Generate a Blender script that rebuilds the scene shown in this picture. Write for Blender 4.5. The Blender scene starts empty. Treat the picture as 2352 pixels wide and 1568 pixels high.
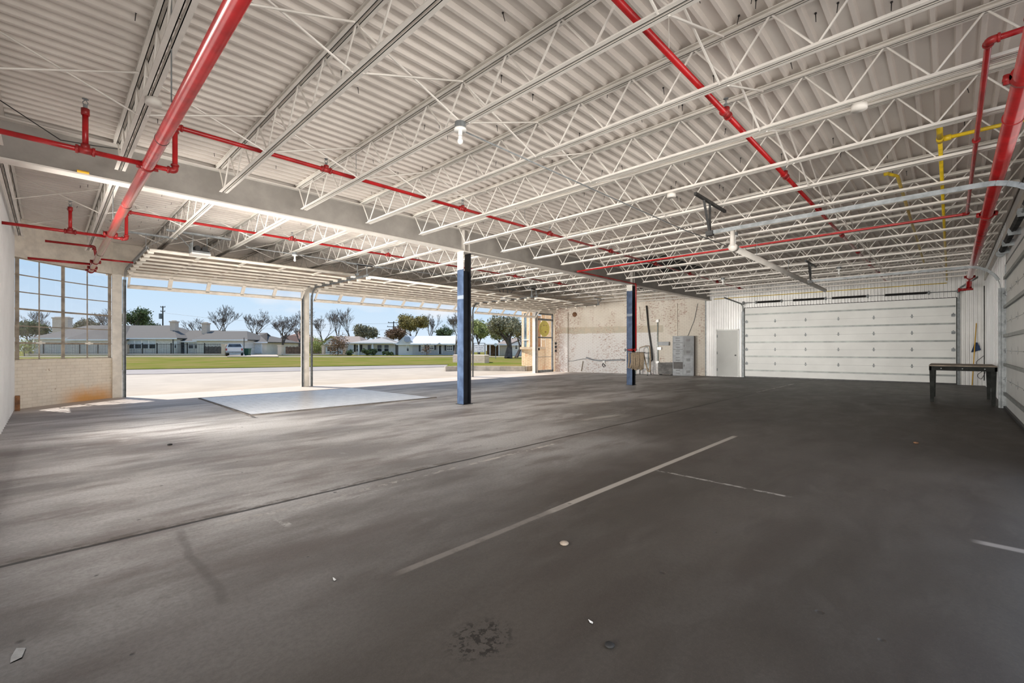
import bpy, math, random
from mathutils import Vector
random.seed(7)
PI = math.pi
SC = bpy.context.scene
COL = SC.collection

# ------------------------------------------------------------------ camera, sky, sun, exposure
F, CX, V0, CAM_H = 1035.0, 1176.0, 800.0, 1.25
YAW = math.atan2(0.6971, 0.7170)          # view direction in plan; X runs along the girder, Y along the joists
CS, SN = math.cos(YAW), math.sin(YAW)
cam = bpy.data.cameras.new('camera'); cam_ob = bpy.data.objects.new('camera', cam); COL.objects.link(cam_ob)
cam_ob.location = (0, 0, CAM_H); cam_ob.rotation_euler = (PI/2, 0, YAW - PI/2)
cam.sensor_width = 36; cam.lens = 36*F/2352; cam.shift_y = 16/2352; cam.clip_start = 0.02; cam.clip_end = 900
SC.camera = cam_ob
SC.view_settings.view_transform = 'Standard'; SC.view_settings.look = 'None'
SC.view_settings.exposure = 0.0; SC.view_settings.gamma = 1.0; SC.view_settings.use_curve_mapping = False
try:
    SC.cycles.max_bounces = 8; SC.cycles.diffuse_bounces = 6; SC.cycles.transparent_max_bounces = 16
    SC.cycles.sample_clamp_indirect = 6
except Exception: pass

world = bpy.data.worlds.new('sky'); SC.world = world; world.use_nodes = True
wn = world.node_tree; wn.nodes.clear()
tc = wn.nodes.new('ShaderNodeTexCoord'); sep = wn.nodes.new('ShaderNodeSeparateXYZ')
wn.links.new(tc.outputs['Generated'], sep.inputs[0])
rmp = wn.nodes.new('ShaderNodeValToRGB'); wn.links.new(sep.outputs['Z'], rmp.inputs[0])
e = rmp.color_ramp.elements
e[0].position = 0.0; e[0].color = (0.74, 0.86, 0.985, 1); e[1].position = 0.55; e[1].color = (0.28, 0.52, 0.94, 1)
m_ = rmp.color_ramp.elements.new(0.14); m_.color = (0.53, 0.75, 0.975, 1)
mp = wn.nodes.new('ShaderNodeMapping'); mp.inputs['Scale'].default_value = (1, 1, 2.6)
wn.links.new(tc.outputs['Generated'], mp.inputs[0])
nz = wn.nodes.new('ShaderNodeTexNoise'); nz.inputs['Scale'].default_value = 4.2; nz.inputs['Detail'].default_value = 6
wn.links.new(mp.outputs[0], nz.inputs['Vector'])
cr = wn.nodes.new('ShaderNodeValToRGB'); wn.links.new(nz.outputs[0], cr.inputs[0])
cr.color_ramp.elements[0].position = 0.56; cr.color_ramp.elements[0].color = (0, 0, 0, 1)
cr.color_ramp.elements[1].position = 0.72; cr.color_ramp.elements[1].color = (0.8, 0.8, 0.8, 1)
mx = wn.nodes.new('ShaderNodeMixRGB'); wn.links.new(cr.outputs[0], mx.inputs[0]); wn.links.new(rmp.outputs[0], mx.inputs[1])
mx.inputs[2].default_value = (0.96, 0.95, 0.97, 1)
bg = wn.nodes.new('ShaderNodeBackground'); bg.inputs[1].default_value = 1.0
wn.links.new(mx.outputs[0], bg.inputs[0])
wo = wn.nodes.new('ShaderNodeOutputWorld'); wn.links.new(bg.outputs[0], wo.inputs[0])

sun = bpy.data.lights.new('sun', 'SUN'); sun.energy = 6.6; sun.angle = 0.009; sun.color = (1.0, 0.93, 0.84)
sun_ob = bpy.data.objects.new('sun', sun); COL.objects.link(sun_ob)
EL = math.radians(58)
sun_ob.rotation_euler = Vector((0.40*math.cos(EL), -0.92*math.cos(EL), -math.sin(EL))).to_track_quat('-Z', 'Y').to_euler()

def fill_light(name, loc, direc, sx, sy, energy, spread=180, col=(1.0, 0.95, 0.88)):
    a = bpy.data.lights.new(name, 'AREA'); a.shape = 'RECTANGLE'; a.size = sx; a.size_y = sy; a.energy = energy; a.color = col; a.spread = math.radians(spread)
    o = bpy.data.objects.new(name, a); COL.objects.link(o); o.location = loc; o.rotation_euler = Vector(direc).to_track_quat('-Z', 'Y').to_euler(); return o
# added fill lamps out of view beside the camera, to brighten the hall
fill_light('fill_garage_side', (3.9, -0.80, 1.55), (0, 1, 0.12), 6.2, 2.7, 50)
fill_light('fill_side_wall', (-0.45, 4.6, 1.55), (1, 0, 0.12), 9.0, 2.7, 62)
fill_light('fill_reach_garage_side', (3.5, -0.78, 1.55), (0.08, 1, 0.06), 6.6, 2.7, 110, 75)
fill_light('fill_reach_side_wall', (-0.43, 4.6, 1.55), (1, 0.0, -0.02), 9.0, 2.7, 255, 60)
fill_light('fill_reach_street_bay', (-0.43, 8.3, 1.6), (1, 0.34, 0.22), 2.0, 2.6, 290, 110)
fill_light('fill_reach_street_bay_far', (-0.42, 8.4, 1.6), (1, 0.26, 0.10), 1.8, 2.6, 150, 50)

# ------------------------------------------------------------------ plan geometry helpers
def at(u, d):                      # plan point at depth d on the bearing u
    r = (u - CX)/F*d
    return (r*SN + d*CS, -r*CS + d*SN)
def floor_pt(u, v, z=0.0):
    d = F*(CAM_H - z)/(v - V0); p = at(u, d)
    return (p[0], p[1], z)
def zat(v, d): return CAM_H + (V0 - v)*d/F
def on_y(u, Y):
    t = (u - CX)/F; d = Y/(SN - t*CS); return (d*(CS + t*SN), Y, d)
def on_x(u, X):
    t = (u - CX)/F; d = X/(CS + t*SN); return (X, d*(SN - t*CS), d)

# ------------------------------------------------------------------ objects
def tag(o, label=None, cat=None, group=None, kind=None):
    if label: o['label'] = label
    if cat: o['category'] = cat
    if group: o['group'] = group
    if kind: o['kind'] = kind
    return o
def thing(name, label, cat, loc=(0, 0, 0), group=None):
    o = bpy.data.objects.new(name, None); COL.objects.link(o); o.location = loc; o.empty_display_size = 0.1
    return tag(o, label, cat, group)
def woff(o):
    v = Vector((0, 0, 0))
    while o is not None: v += Vector(o.location); o = o.parent
    return v
def frame(ox, oy, ang, oz=0.0):
    c, s = math.cos(ang), math.sin(ang)
    return lambda p: (ox + p[0]*c - p[1]*s, oy + p[0]*s + p[1]*c, oz + p[2])

class MB:
    def __init__(self, T=None): self.v = []; self.f = []; self.T = T
    def _add(self, vs, fs):
        n = len(self.v); T = self.T
        self.v += [T(p) for p in vs] if T else [tuple(p) for p in vs]
        self.f += [tuple(i + n for i in f) for f in fs]; return self
    def box(self, x0, x1, y0, y1, z0, z1):
        x0, x1 = min(x0, x1), max(x0, x1); y0, y1 = min(y0, y1), max(y0, y1); z0, z1 = min(z0, z1), max(z0, z1)
        vs = [(x0,y0,z0),(x1,y0,z0),(x1,y1,z0),(x0,y1,z0),(x0,y0,z1),(x1,y0,z1),(x1,y1,z1),(x0,y1,z1)]
        return self._add(vs, [(0,3,2,1),(4,5,6,7),(0,1,5,4),(1,2,6,5),(2,3,7,6),(3,0,4,7)])
    def cbox(self, x0, x1, y0, y1, z0, z1, b=0.01):       # box with chamfered vertical and top edges
        prof = [(x0+b,y0),(x1-b,y0),(x1,y0+b),(x1,y1-b),(x1-b,y1),(x0+b,y1),(x0,y1-b),(x0,y0+b)]
        cx, cy = (x0+x1)/2, (y0+y1)/2
        def ins(p): return (cx + (p[0]-cx)*(1 - b/max(x1-x0, 1e-6)*1.6), cy + (p[1]-cy)*(1 - b/max(y1-y0, 1e-6)*1.6))
        vs = [(p[0],p[1],z0) for p in prof] + [(p[0],p[1],z1-b) for p in prof] + [(*ins(p), z1) for p in prof]
        fs = [tuple(range(7,-1,-1)), tuple(range(16,24))]
        for k in (0, 8):
            for i in range(8): fs.append((k+i, k+(i+1)%8, k+8+(i+1)%8, k+8+i))
        return self._add(vs, fs)
    def tube(self, pts, r, n=8, cap=True, r1=None):
        P = [Vector(p) for p in pts]; m = len(P)
        rs = r if isinstance(r, (list, tuple)) else ([r + (r1 - r)*i/(m-1) for i in range(m)] if r1 is not None else [r]*m)
        vs = []; ref = None
        for i in range(m):
            d = (P[min(i+1, m-1)] - P[max(i-1, 0)])
            if d.length < 1e-9: d = Vector((0, 0, 1))
            d.normalize()
            if ref is None: ref = Vector((0, 0, 1)) if abs(d.z) < 0.9 else Vector((1, 0, 0))
            a = ref - d*ref.dot(d)
            if a.length < 1e-4: a = Vector((1, 0.3, 0)) - d*d.x
            a.normalize(); b = d.cross(a); ref = a
            for k in range(n):
                t = 2*PI*k/n; q = P[i] + a*(math.cos(t)*rs[i]) + b*(math.sin(t)*rs[i]); vs.append(tuple(q))
        fs = []
        for i in range(m-1):
            for k in range(n): fs.append((i*n+k, i*n+(k+1)%n, (i+1)*n+(k+1)%n, (i+1)*n+k))
        if cap: fs += [tuple(range(n-1, -1, -1)), tuple(range((m-1)*n, m*n))]
        return self._add(vs, fs)
    def bar(self, p, q, w, h):                            # rectangular bar from p to q
        p, q = Vector(p), Vector(q); d = (q-p).normalized()
        up = Vector((0,0,1)) if abs(d.z) < 0.95 else Vector((1,0,0))
        a = d.cross(up).normalized(); b = a.cross(d)
        vs = []
        for o in (p, q):
            for sx, sy in ((-1,-1),(1,-1),(1,1),(-1,1)): vs.append(tuple(o + a*(sx*w/2) + b*(sy*h/2)))
        return self._add(vs, [(0,1,2,3),(7,6,5,4),(0,4,5,1),(1,5,6,2),(2,6,7,3),(3,7,4,0)])
    def disc(self, c, axis, r, h, n=20, r2=None):         # short cylinder or cone centred on c along axis
        a = Vector(axis).normalized(); c = Vector(c)
        return self.tube([c - a*h/2, c + a*h/2], [r, r if r2 is None else r2], n)
    def sphere(self, c, r, nu=14, nv=9, sz=1.0):
        vs = [(c[0], c[1], c[2]-r*sz)]
        for j in range(1, nv):
            t = -PI/2 + PI*j/nv
            for i in range(nu):
                a = 2*PI*i/nu; vs.append((c[0]+r*math.cos(t)*math.cos(a), c[1]+r*math.cos(t)*math.sin(a), c[2]+r*sz*math.sin(t)))
        vs.append((c[0], c[1], c[2]+r*sz)); fs = []
        for i in range(nu): fs.append((0, 1+(i+1)%nu, 1+i))
        for j in range(nv-2):
            for i in range(nu):
                a = 1+j*nu; fs.append((a+i, a+(i+1)%nu, a+nu+(i+1)%nu, a+nu+i))
        k = 1+(nv-2)*nu
        for i in range(nu): fs.append((k+i, k+(i+1)%nu, len(vs)-1))
        return self._add(vs, fs)
    def prism(self, poly, z0, z1):                        # plan polygon extruded upward
        n = len(poly)
        vs = [(p[0],p[1],z0) for p in poly] + [(p[0],p[1],z1) for p in poly]
        return self._add(vs, [tuple(range(n-1,-1,-1)), tuple(range(n,2*n))] + [(i,(i+1)%n,n+(i+1)%n,n+i) for i in range(n)])
    def sweep(self, prof, e0, e1):                        # profile of 3D offsets moved from e0 to e1 (open sheet)
        n = len(prof); vs = []
        for o in (e0, e1): vs += [(o[0]+p[0], o[1]+p[1], o[2]+p[2]) for p in prof]
        return self._add(vs, [(i, i+1, n+i+1, n+i) for i in range(n-1)])
    def quad(self, a, b, c, d): return self._add([a,b,c,d], [(0,1,2,3)])
    def build(self, name, mat, parent=None, smooth=False, label=None, kind=None):
        me = bpy.data.meshes.new(name); me.from_pydata(self.v, [], self.f); me.update()
        if smooth: me.polygons.foreach_set('use_smooth', [True]*len(me.polygons))
        me.materials.append(mat)
        o = bpy.data.objects.new(name, me); COL.objects.link(o)
        if parent is not None:
            o.parent = parent; o.location = -woff(parent)
        if label: o['label'] = label
        if kind: o['kind'] = kind
        return o
def struct(name, mb, m, smooth=False): return mb.build(name, m, None, smooth, kind='structure')
def single(name, mb, m, label, cat, group=None, smooth=False): return tag(mb.build(name, m, None, smooth), label, cat, group)
def dup(o, shift, parent=None):
    c = o.copy(); COL.objects.link(c)
    if parent is None: c.location = Vector(o.location) + Vector(shift)
    else: c.parent = parent
    for ch in o.children: dup(ch, (0,0,0), c)
    return c

# ------------------------------------------------------------------ materials
class NT:
    def __init__(self, name):
        self.m = bpy.data.materials.new(name); self.m.use_nodes = True; self.t = self.m.node_tree; self.n = self.t.nodes
        self.b = self.n['Principled BSDF']; self.out = self.n['Material Output']
        self.co = self.n.new('ShaderNodeNewGeometry').outputs['Position']
    def l(self, a, b): self.t.links.new(a, b)
    def val(self, x, sock):
        if hasattr(x, 'links') or hasattr(x, 'is_linked'): self.l(x, sock)
        else:
            try: sock.default_value = x
            except Exception: sock.default_value = (x[0], x[1], x[2], 1)
    def math(self, op, a, b=0.0, c=0.0, clamp=False):
        n = self.n.new('ShaderNodeMath'); n.operation = op; n.use_clamp = clamp
        self.val(a, n.inputs[0]); self.val(b, n.inputs[1]); self.val(c, n.inputs[2]); return n.outputs[0]
    def noise(self, scale, detail=4, rough=0.55, stretch=None, co=None, dist=0.0):
        n = self.n.new('ShaderNodeTexNoise'); n.inputs['Scale'].default_value = scale; n.inputs['Detail'].default_value = detail
        n.inputs['Roughness'].default_value = rough; n.inputs['Distortion'].default_value = dist
        c = co or self.co
        if stretch:
            m = self.n.new('ShaderNodeMapping'); m.inputs['Scale'].default_value = stretch; self.l(c, m.inputs[0]); c = m.outputs[0]
        self.l(c, n.inputs['Vector']); return n.outputs[0]
    def step(self, x, lo, hi):
        n = self.n.new('ShaderNodeMapRange'); n.interpolation_type = 'SMOOTHSTEP'; n.inputs[1].default_value = lo; n.inputs[2].default_value = hi
        self.l(x, n.inputs[0]); return n.outputs[0]
    def mix(self, f, a, b, mode='MIX'):
        n = self.n.new('ShaderNodeMixRGB'); n.blend_type = mode
        self.val(f, n.inputs[0])
        for x, s in ((a, n.inputs[1]), (b, n.inputs[2])):
            if isinstance(x, tuple): s.default_value = (x[0], x[1], x[2], 1)
            else: self.l(x, s)
        return n.outputs[0]
    def xyz(self, co=None):
        n = self.n.new('ShaderNodeSeparateXYZ'); self.l(co or self.co, n.inputs[0]); return n.outputs
    def bump(self, h, strength=0.3, dist=0.02):
        n = self.n.new('ShaderNodeBump'); n.inputs['Strength'].default_value = strength; n.inputs['Distance'].default_value = dist
        self.l(h, n.inputs['Height']); self.l(n.outputs[0], self.b.inputs['Normal'])
    def fin(self, col, rough=0.6, metal=0.0, spec=0.5):
        self.val(col, self.b.inputs['Base Color']) if not isinstance(col, tuple) else setattr(self.b.inputs['Base Color'], 'default_value', (*col, 1))
        self.val(rough, self.b.inputs['Roughness']); self.b.inputs['Metallic'].default_value = metal
        self.b.inputs['Specular IOR Level'].default_value = spec
        return self.m

def paint(name, c, rough=0.6, metal=0.0, var=0.12, scale=3.0, bump=0.0, spec=0.5):
    t = NT(name); n = t.noise(scale, 5, 0.6)
    d = tuple(x*(1-var*1.6) for x in c); h = tuple(min(1, x*(1+var*0.5)) for x in c)
    if bump: t.bump(t.noise(scale*12, 3), bump, 0.01)
    return t.fin(t.mix(t.step(n, 0.3, 0.7), d, h), rough, metal, spec)

M = {}
M['white_steel'] = paint('white painted steel', (0.74, 0.705, 0.655), 0.5, 0, 0.08, 2.5)
M['cream_steel'] = paint('cream painted steel', (0.88, 0.83, 0.74), 0.5, 0, 0.12, 4)
M['red'] = paint('red painted pipe', (0.42, 0.012, 0.014), 0.27, 0, 0.18, 6)
M['red_gloss'] = paint('glossy red main pipe', (0.42, 0.012, 0.014), 0.27, 0, 0.18, 6)
for k_ in ('Coat Weight',): M['red_gloss'].node_tree.nodes['Principled BSDF'].inputs[k_].default_value = 1.0
M['red_gloss'].node_tree.nodes['Principled BSDF'].inputs['Coat IOR'].default_value = 2.1
M['red_gloss'].node_tree.nodes['Principled BSDF'].inputs['Coat Roughness'].default_value = 0.22
M['girder_web_shade'] = paint('shaded girder web', (0.36, 0.34, 0.315), 0.6, 0, 0.1, 3)  # shade put into the web's colour, darker than its flanges
M['red_dark'] = paint('dark red fitting', (0.33, 0.018, 0.018), 0.4, 0, 0.25, 14)
M['yellow'] = paint('yellow gas pipe', (0.72, 0.50, 0.02), 0.42, 0, 0.18, 9)
M['galv'] = paint('galvanised steel', (0.25, 0.27, 0.28), 0.5, 0.35, 0.22, 9)
M['dark_metal'] = paint('dark metal', (0.05, 0.05, 0.05), 0.45, 0.4, 0.3, 8)
M['rust'] = paint('rusty steel', (0.25, 0.13, 0.07), 0.8, 0.1, 0.4, 20)
M['door_white'] = paint('white door skin', (0.80, 0.81, 0.79), 0.42, 0, 0.05, 1.2)
M['strut_grey'] = paint('grey door strut', (0.30, 0.32, 0.31), 0.45, 0.3, 0.2, 5)
M['black'] = paint('black rubber', (0.02, 0.02, 0.02), 0.7, 0, 0.3, 8)
M['wood_grey'] = paint('worn plywood', (0.34, 0.28, 0.22), 0.75, 0, 0.3, 5)
M['mullion'] = paint('weathered window bar', (0.40, 0.34, 0.27), 0.7, 0, 0.25, 5)
M['canvas'] = paint('tan canvas hose', (0.30, 0.235, 0.165), 0.9, 0, 0.22, 26, 0.3)
M['locker'] = paint('grey locker enamel', (0.27, 0.29, 0.31), 0.45, 0, 0.15, 5)
M['locker_dark'] = paint('dark locker side', (0.045, 0.04, 0.038), 0.5, 0, 0.3, 5)
M['bulb'] = paint('opal glass bulb', (0.85, 0.85, 0.83), 0.25, 0, 0.02, 5)
M['aluminium'] = paint('ladder aluminium', (0.55, 0.60, 0.58), 0.35, 0.5, 0.12, 10)
M['deck_hole'] = paint('dark roof opening', (0.02, 0.018, 0.017), 0.9, 0, 0.3, 6)
M['orange_wood'] = paint('varnished board', (0.30, 0.13, 0.045), 0.6, 0, 0.35, 10)
M['paper'] = paint('white paper', (0.45, 0.45, 0.44), 0.8, 0, 0.1, 30)
M['plastic_yellow'] = paint('yellow plastic handle', (0.75, 0.42, 0.03), 0.4, 0, 0.1, 10)
M['blue_bristle'] = paint('blue bristle', (0.03, 0.06, 0.14), 0.9, 0, 0.3, 60)

# roof deck: off-white paint with flaking dark specks
t = NT('painted roof deck'); x, y, z = t.xyz()
n1 = t.noise(1.1, 6, 0.6); n2 = t.noise(7.0, 8, 0.75, (0.6, 1.6, 1)); big = t.noise(0.5, 2)
c = t.mix(t.step(n1, 0.3, 0.75), (0.66, 0.61, 0.565), (0.78, 0.73, 0.68))
fl = t.math('MULTIPLY', t.step(n2, 0.70, 0.735), t.step(big, 0.50, 0.58))
c = t.mix(fl, c, (0.06, 0.045, 0.04)); M['deck'] = t.fin(c, 0.6)

# corrugated wall sheet
M['sheet'] = paint('white corrugated sheet', (0.80, 0.80, 0.79), 0.35, 0.15, 0.06, 1.5)
M['sheet_wall'] = paint('white ribbed sheet', (0.84, 0.85, 0.86), 0.45, 0, 0.04, 1.5)

def brickmat(name, c1, c2, mortar, w, h, ms, rough=0.85, T=None, bumps=0.5, post=None, mode='xz'):
    t = NT(name); x, y, z = t.xyz()
    cb = t.n.new('ShaderNodeCombineXYZ')
    if T is None: s = x
    else:
        s = t.math('ADD', t.math('MULTIPLY', x, T[0]), t.math('MULTIPLY', y, T[1]))
    t.l(s, cb.inputs[0]); t.l(z if mode == 'xz' else y, cb.inputs[1])
    b = t.n.new('ShaderNodeTexBrick'); b.inputs['Scale'].default_value = 1.0
    b.inputs['Brick Width'].default_value = w; b.inputs['Row Height'].default_value = h; b.inputs['Mortar Size'].default_value = ms
    b.inputs['Color1'].default_value = (*c1, 1); b.inputs['Color2'].default_value = (*c2, 1); b.inputs['Mortar'].default_value = (*mortar, 1)
    b.inputs['Mortar Smooth'].default_value = 0.2
    t.l(cb.outputs[0], b.inputs['Vector'])
    c = t.mix(t.step(t.noise(5, 5, 0.6), 0.35, 0.8), b.outputs['Color'], (0.9, 0.9, 0.9), 'MULTIPLY')
    if post: c = post(t, c, x, y, z, b)
    t.bump(t.math('SUBTRACT', 1.0, b.outputs['Fac']), bumps, 0.008)
    return t.fin(c, rough)

# painted brick of the far wall, peeling, with an old grey-green band and a white painted field
BW0, BW1 = Vector((19.15, 15.30)), Vector((20.95, 8.02))       # brick wall line in plan
BD = (BW1 - BW0).normalized(); BL = (BW1 - BW0).length
def peel(t, c, x, y, z, b):
    s = t.math('ADD', t.math('MULTIPLY', t.math('SUBTRACT', x, BW0.x), BD.x), t.math('MULTIPLY', t.math('SUBTRACT', y, BW0.y), BD.y))
    cream = (0.76, 0.70, 0.61)
    col = t.mix(t.step(t.noise(1.2, 5), 0.3, 0.7), (0.70, 0.64, 0.55), (0.80, 0.75, 0.67))
    # white field below 2.05 m, band 2.05..2.4
    wob = t.math('MULTIPLY', t.math('SUBTRACT', t.noise(2.5, 4), 0.5), 0.08)
    zz = t.math('ADD', z, wob)
    lo = t.math('MULTIPLY', t.math('SUBTRACT', 1.0, t.step(zz, 2.03, 2.05)), t.math('SUBTRACT', 1.0, t.step(s, 5.35, 5.4)))
    lo = t.math('MULTIPLY', lo, t.step(s, 0.25, 0.32))
    col = t.mix(lo, col, (0.80, 0.79, 0.78))
    bandn = t.mix(t.step(t.noise(4, 6, 0.7), 0.4, 0.65), (0.50, 0.47, 0.37), (0.62, 0.52, 0.40))
    band = t.math('MULTIPLY', t.math('MULTIPLY', t.step(zz, 2.02, 2.05), t.math('SUBTRACT', 1.0, t.step(zz, 2.34, 2.38))), t.math('SUBTRACT', 1.0, t.step(s, 5.6, 5.65)))
    col = t.mix(t.math('MULTIPLY', band, 0.8), col, bandn)
    # peeled brick patches
    pn = t.noise(9.0, 8, 0.75, (1, 1, 2.6)); pl = t.noise(0.9, 3, 0.5, (1.6, 1.6, 0.5))
    pm = t.math('MULTIPLY', t.step(pn, 0.535, 0.575), t.step(pl, 0.47, 0.56))
    edge = t.math('SUBTRACT', 1.0, t.step(s, 0.0, 0.9)); pm2 = t.math('MULTIPLY', t.step(t.noise(11, 8, 0.75), 0.44, 0.54), edge)
    foot = t.math('MULTIPLY', t.math('SUBTRACT', 1.0, t.step(z, 0.05, 0.6)), t.step(pn, 0.5, 0.6))
    pm = t.math('MAXIMUM', t.math('MAXIMUM', pm, pm2), t.math('MULTIPLY', foot, 0.7), clamp=True)
    col = t.mix(b.outputs['Fac'], col, t.mix(0.75, col, (0.55, 0.5, 0.44)))
    return t.mix(t.math('MULTIPLY', pm, 0.85), col, t.mix(t.noise(30, 2), (0.30, 0.11, 0.07), (0.42, 0.30, 0.24)))
M['peeling'] = brickmat('peeling painted brick', (1,1,1), (0.96,0.96,0.96), (0.8,0.8,0.8), 0.21, 0.072, 0.006, T=(BD.x, BD.y), post=peel)
def rusty(t, c, x, y, z, b):
    d = t.math('ADD', t.math('MULTIPLY', t.math('SUBTRACT', x, 0.72), 1.1), 0.0)
    m = t.math('MULTIPLY', t.math('SUBTRACT', 1.0, t.step(t.math('ABSOLUTE', d), 0.15, 0.75)), t.math('SUBTRACT', 1.0, t.step(t.math('ADD', z, t.math('MULTIPLY', t.noise(5, 4), 0.25)), 0.15, 0.58)))
    c = t.mix(t.math('MULTIPLY', m, 0.85), c, (0.78, 0.36, 0.06))
    return t.mix(t.math('MULTIPLY', t.step(t.noise(6, 8, 0.7), 0.64, 0.68), 0.7), c, (0.42, 0.30, 0.2))
M['cream_brick'] = brickmat('cream painted brick', (0.90,0.84,0.73), (0.87,0.80,0.69), (0.76,0.69,0.57), 0.21, 0.072, 0.005, T=(0.73, 0.68), post=rusty)
def streaks(t, c, x, y, z, b):
    return t.mix(t.math('MULTIPLY', t.step(t.noise(2.6, 6, 0.7), 0.5, 0.66), 0.6), c, (0.58, 0.26, 0.12))
M['buff_brick'] = brickmat('buff brick', (0.74,0.52,0.30), (0.66,0.43,0.24), (0.80,0.68,0.50), 0.20, 0.075, 0.010, T=(0.7, -0.7), post=streaks)
M['house_brick'] = brickmat('pale house brick', (0.74,0.70,0.65), (0.60,0.56,0.52), (0.78,0.75,0.71), 0.5, 0.14, 0.02, T=(SN, -CS))
M['tan_brick'] = brickmat('tan brick', (0.66,0.52,0.40), (0.58,0.45,0.34), (0.7,0.6,0.5), 0.4, 0.13, 0.02, T=(SN, -CS))

# concrete floor
t = NT('worn concrete floor'); x, y, z = t.xyz()
nA = t.noise(0.55, 6, 0.6, (0.55, 1.3, 1)); nB = t.noise(2.3, 8, 0.65, (0.6, 1.2, 1), dist=0.4); nC = t.noise(40, 4, 0.7); nD = t.noise(0.22, 3)
side = t.step(t.math('ADD', t.math('SUBTRACT', y, t.math('MULTIPLY', x, 0.22)), t.math('MULTIPLY', t.math('SUBTRACT', nD, 0.5), 3.5)), 0.9, 5.2)  # paler towards the street doors: window reflection put into the floor colour
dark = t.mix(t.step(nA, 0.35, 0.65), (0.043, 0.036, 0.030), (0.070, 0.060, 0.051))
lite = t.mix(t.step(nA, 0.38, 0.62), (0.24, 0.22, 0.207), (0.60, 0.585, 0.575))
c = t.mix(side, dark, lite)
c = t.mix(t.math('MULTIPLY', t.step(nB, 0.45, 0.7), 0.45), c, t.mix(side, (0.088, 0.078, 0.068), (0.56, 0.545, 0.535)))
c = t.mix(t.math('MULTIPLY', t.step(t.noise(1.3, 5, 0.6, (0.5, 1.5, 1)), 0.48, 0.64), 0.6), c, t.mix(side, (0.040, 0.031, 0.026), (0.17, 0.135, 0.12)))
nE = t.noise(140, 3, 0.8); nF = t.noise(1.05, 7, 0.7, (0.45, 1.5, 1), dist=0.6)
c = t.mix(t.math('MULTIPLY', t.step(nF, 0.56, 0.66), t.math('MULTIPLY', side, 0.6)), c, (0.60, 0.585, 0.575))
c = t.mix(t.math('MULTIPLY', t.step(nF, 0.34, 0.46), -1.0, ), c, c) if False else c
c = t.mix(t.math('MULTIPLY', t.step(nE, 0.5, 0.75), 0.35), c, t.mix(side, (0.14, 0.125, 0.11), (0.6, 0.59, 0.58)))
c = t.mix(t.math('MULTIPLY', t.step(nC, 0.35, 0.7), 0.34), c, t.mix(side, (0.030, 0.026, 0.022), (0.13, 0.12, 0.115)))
# paler pink near the street doors, sunlit strip's brightness put into the colour
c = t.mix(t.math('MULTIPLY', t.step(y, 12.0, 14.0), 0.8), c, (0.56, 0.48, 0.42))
wob = t.math('MULTIPLY', t.math('SUBTRACT', t.noise(1.7, 6, 0.6), 0.5), 0.10)
gate = t.noise(9, 6, 0.7)
def line_y(y0, w, x0, x1, soft=0.01, wb=0.2):
    d = t.math('ABSOLUTE', t.math('ADD', t.math('SUBTRACT', y, y0), t.math('MULTIPLY', wob, wb)))
    m = t.math('SUBTRACT', 1.0, t.step(d, w, w+soft))
    return t.math('MULTIPLY', m, t.math('MULTIPLY', t.step(x, x0, x0+0.15), t.math('SUBTRACT', 1.0, t.step(x, x1-0.15, x1))))
def line_x(x0, w, y0, y1, soft=0.01, wb=0.2):
    d = t.math('ABSOLUTE', t.math('ADD', t.math('SUBTRACT', x, x0), t.math('MULTIPLY', wob, wb)))
    m = t.math('SUBTRACT', 1.0, t.step(d, w, w+soft))
    return t.math('MULTIPLY', m, t.math('MULTIPLY', t.step(y, y0, y0+0.1), t.math('SUBTRACT', 1.0, t.step(y, y1-0.1, y1))))
worn = t.step(gate, 0.42, 0.55); worn2 = t.step(gate, 0.5, 0.62)
for m, col, k in ((line_y(2.20, 0.026, 2.6, 6.9, 0.012, 0.1), (0.40, 0.365, 0.32), None), (line_y(2.20, 0.020, 1.3, 3.0, 0.012, 0.2), (0.20, 0.18, 0.16), t.step(gate, 0.25, 0.5)), (line_x(4.19, 0.022, -0.6, -0.08, 0.03), (0.35, 0.32, 0.29), None), (line_y(3.72, 0.025, 0.4, 4.7), (0.42, 0.39, 0.36), worn2),
                  (line_y(3.72, 0.02, 3.3, 4.7), (0.45, 0.42, 0.38), worn),
                  (line_y(6.25, 0.018, 2.9, 5.6, 0.012, 0.4), (0.46, 0.44, 0.41), worn), (line_x(1.18, 0.022, 3.3, 4.7), (0.50, 0.48, 0.46), worn2),
                  (line_x(4.35, 0.014, 0.9, 2.2), (0.33, 0.31, 0.28), worn), (line_y(3.95, 0.03, 14.0, 18.5, 0.01, 0.2), (0.45, 0.42, 0.38), worn)):
    if k is not None: m = t.math('MULTIPLY', m, k)
    c = t.mix(t.math('MULTIPLY', m, 0.75), c, col)
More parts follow.
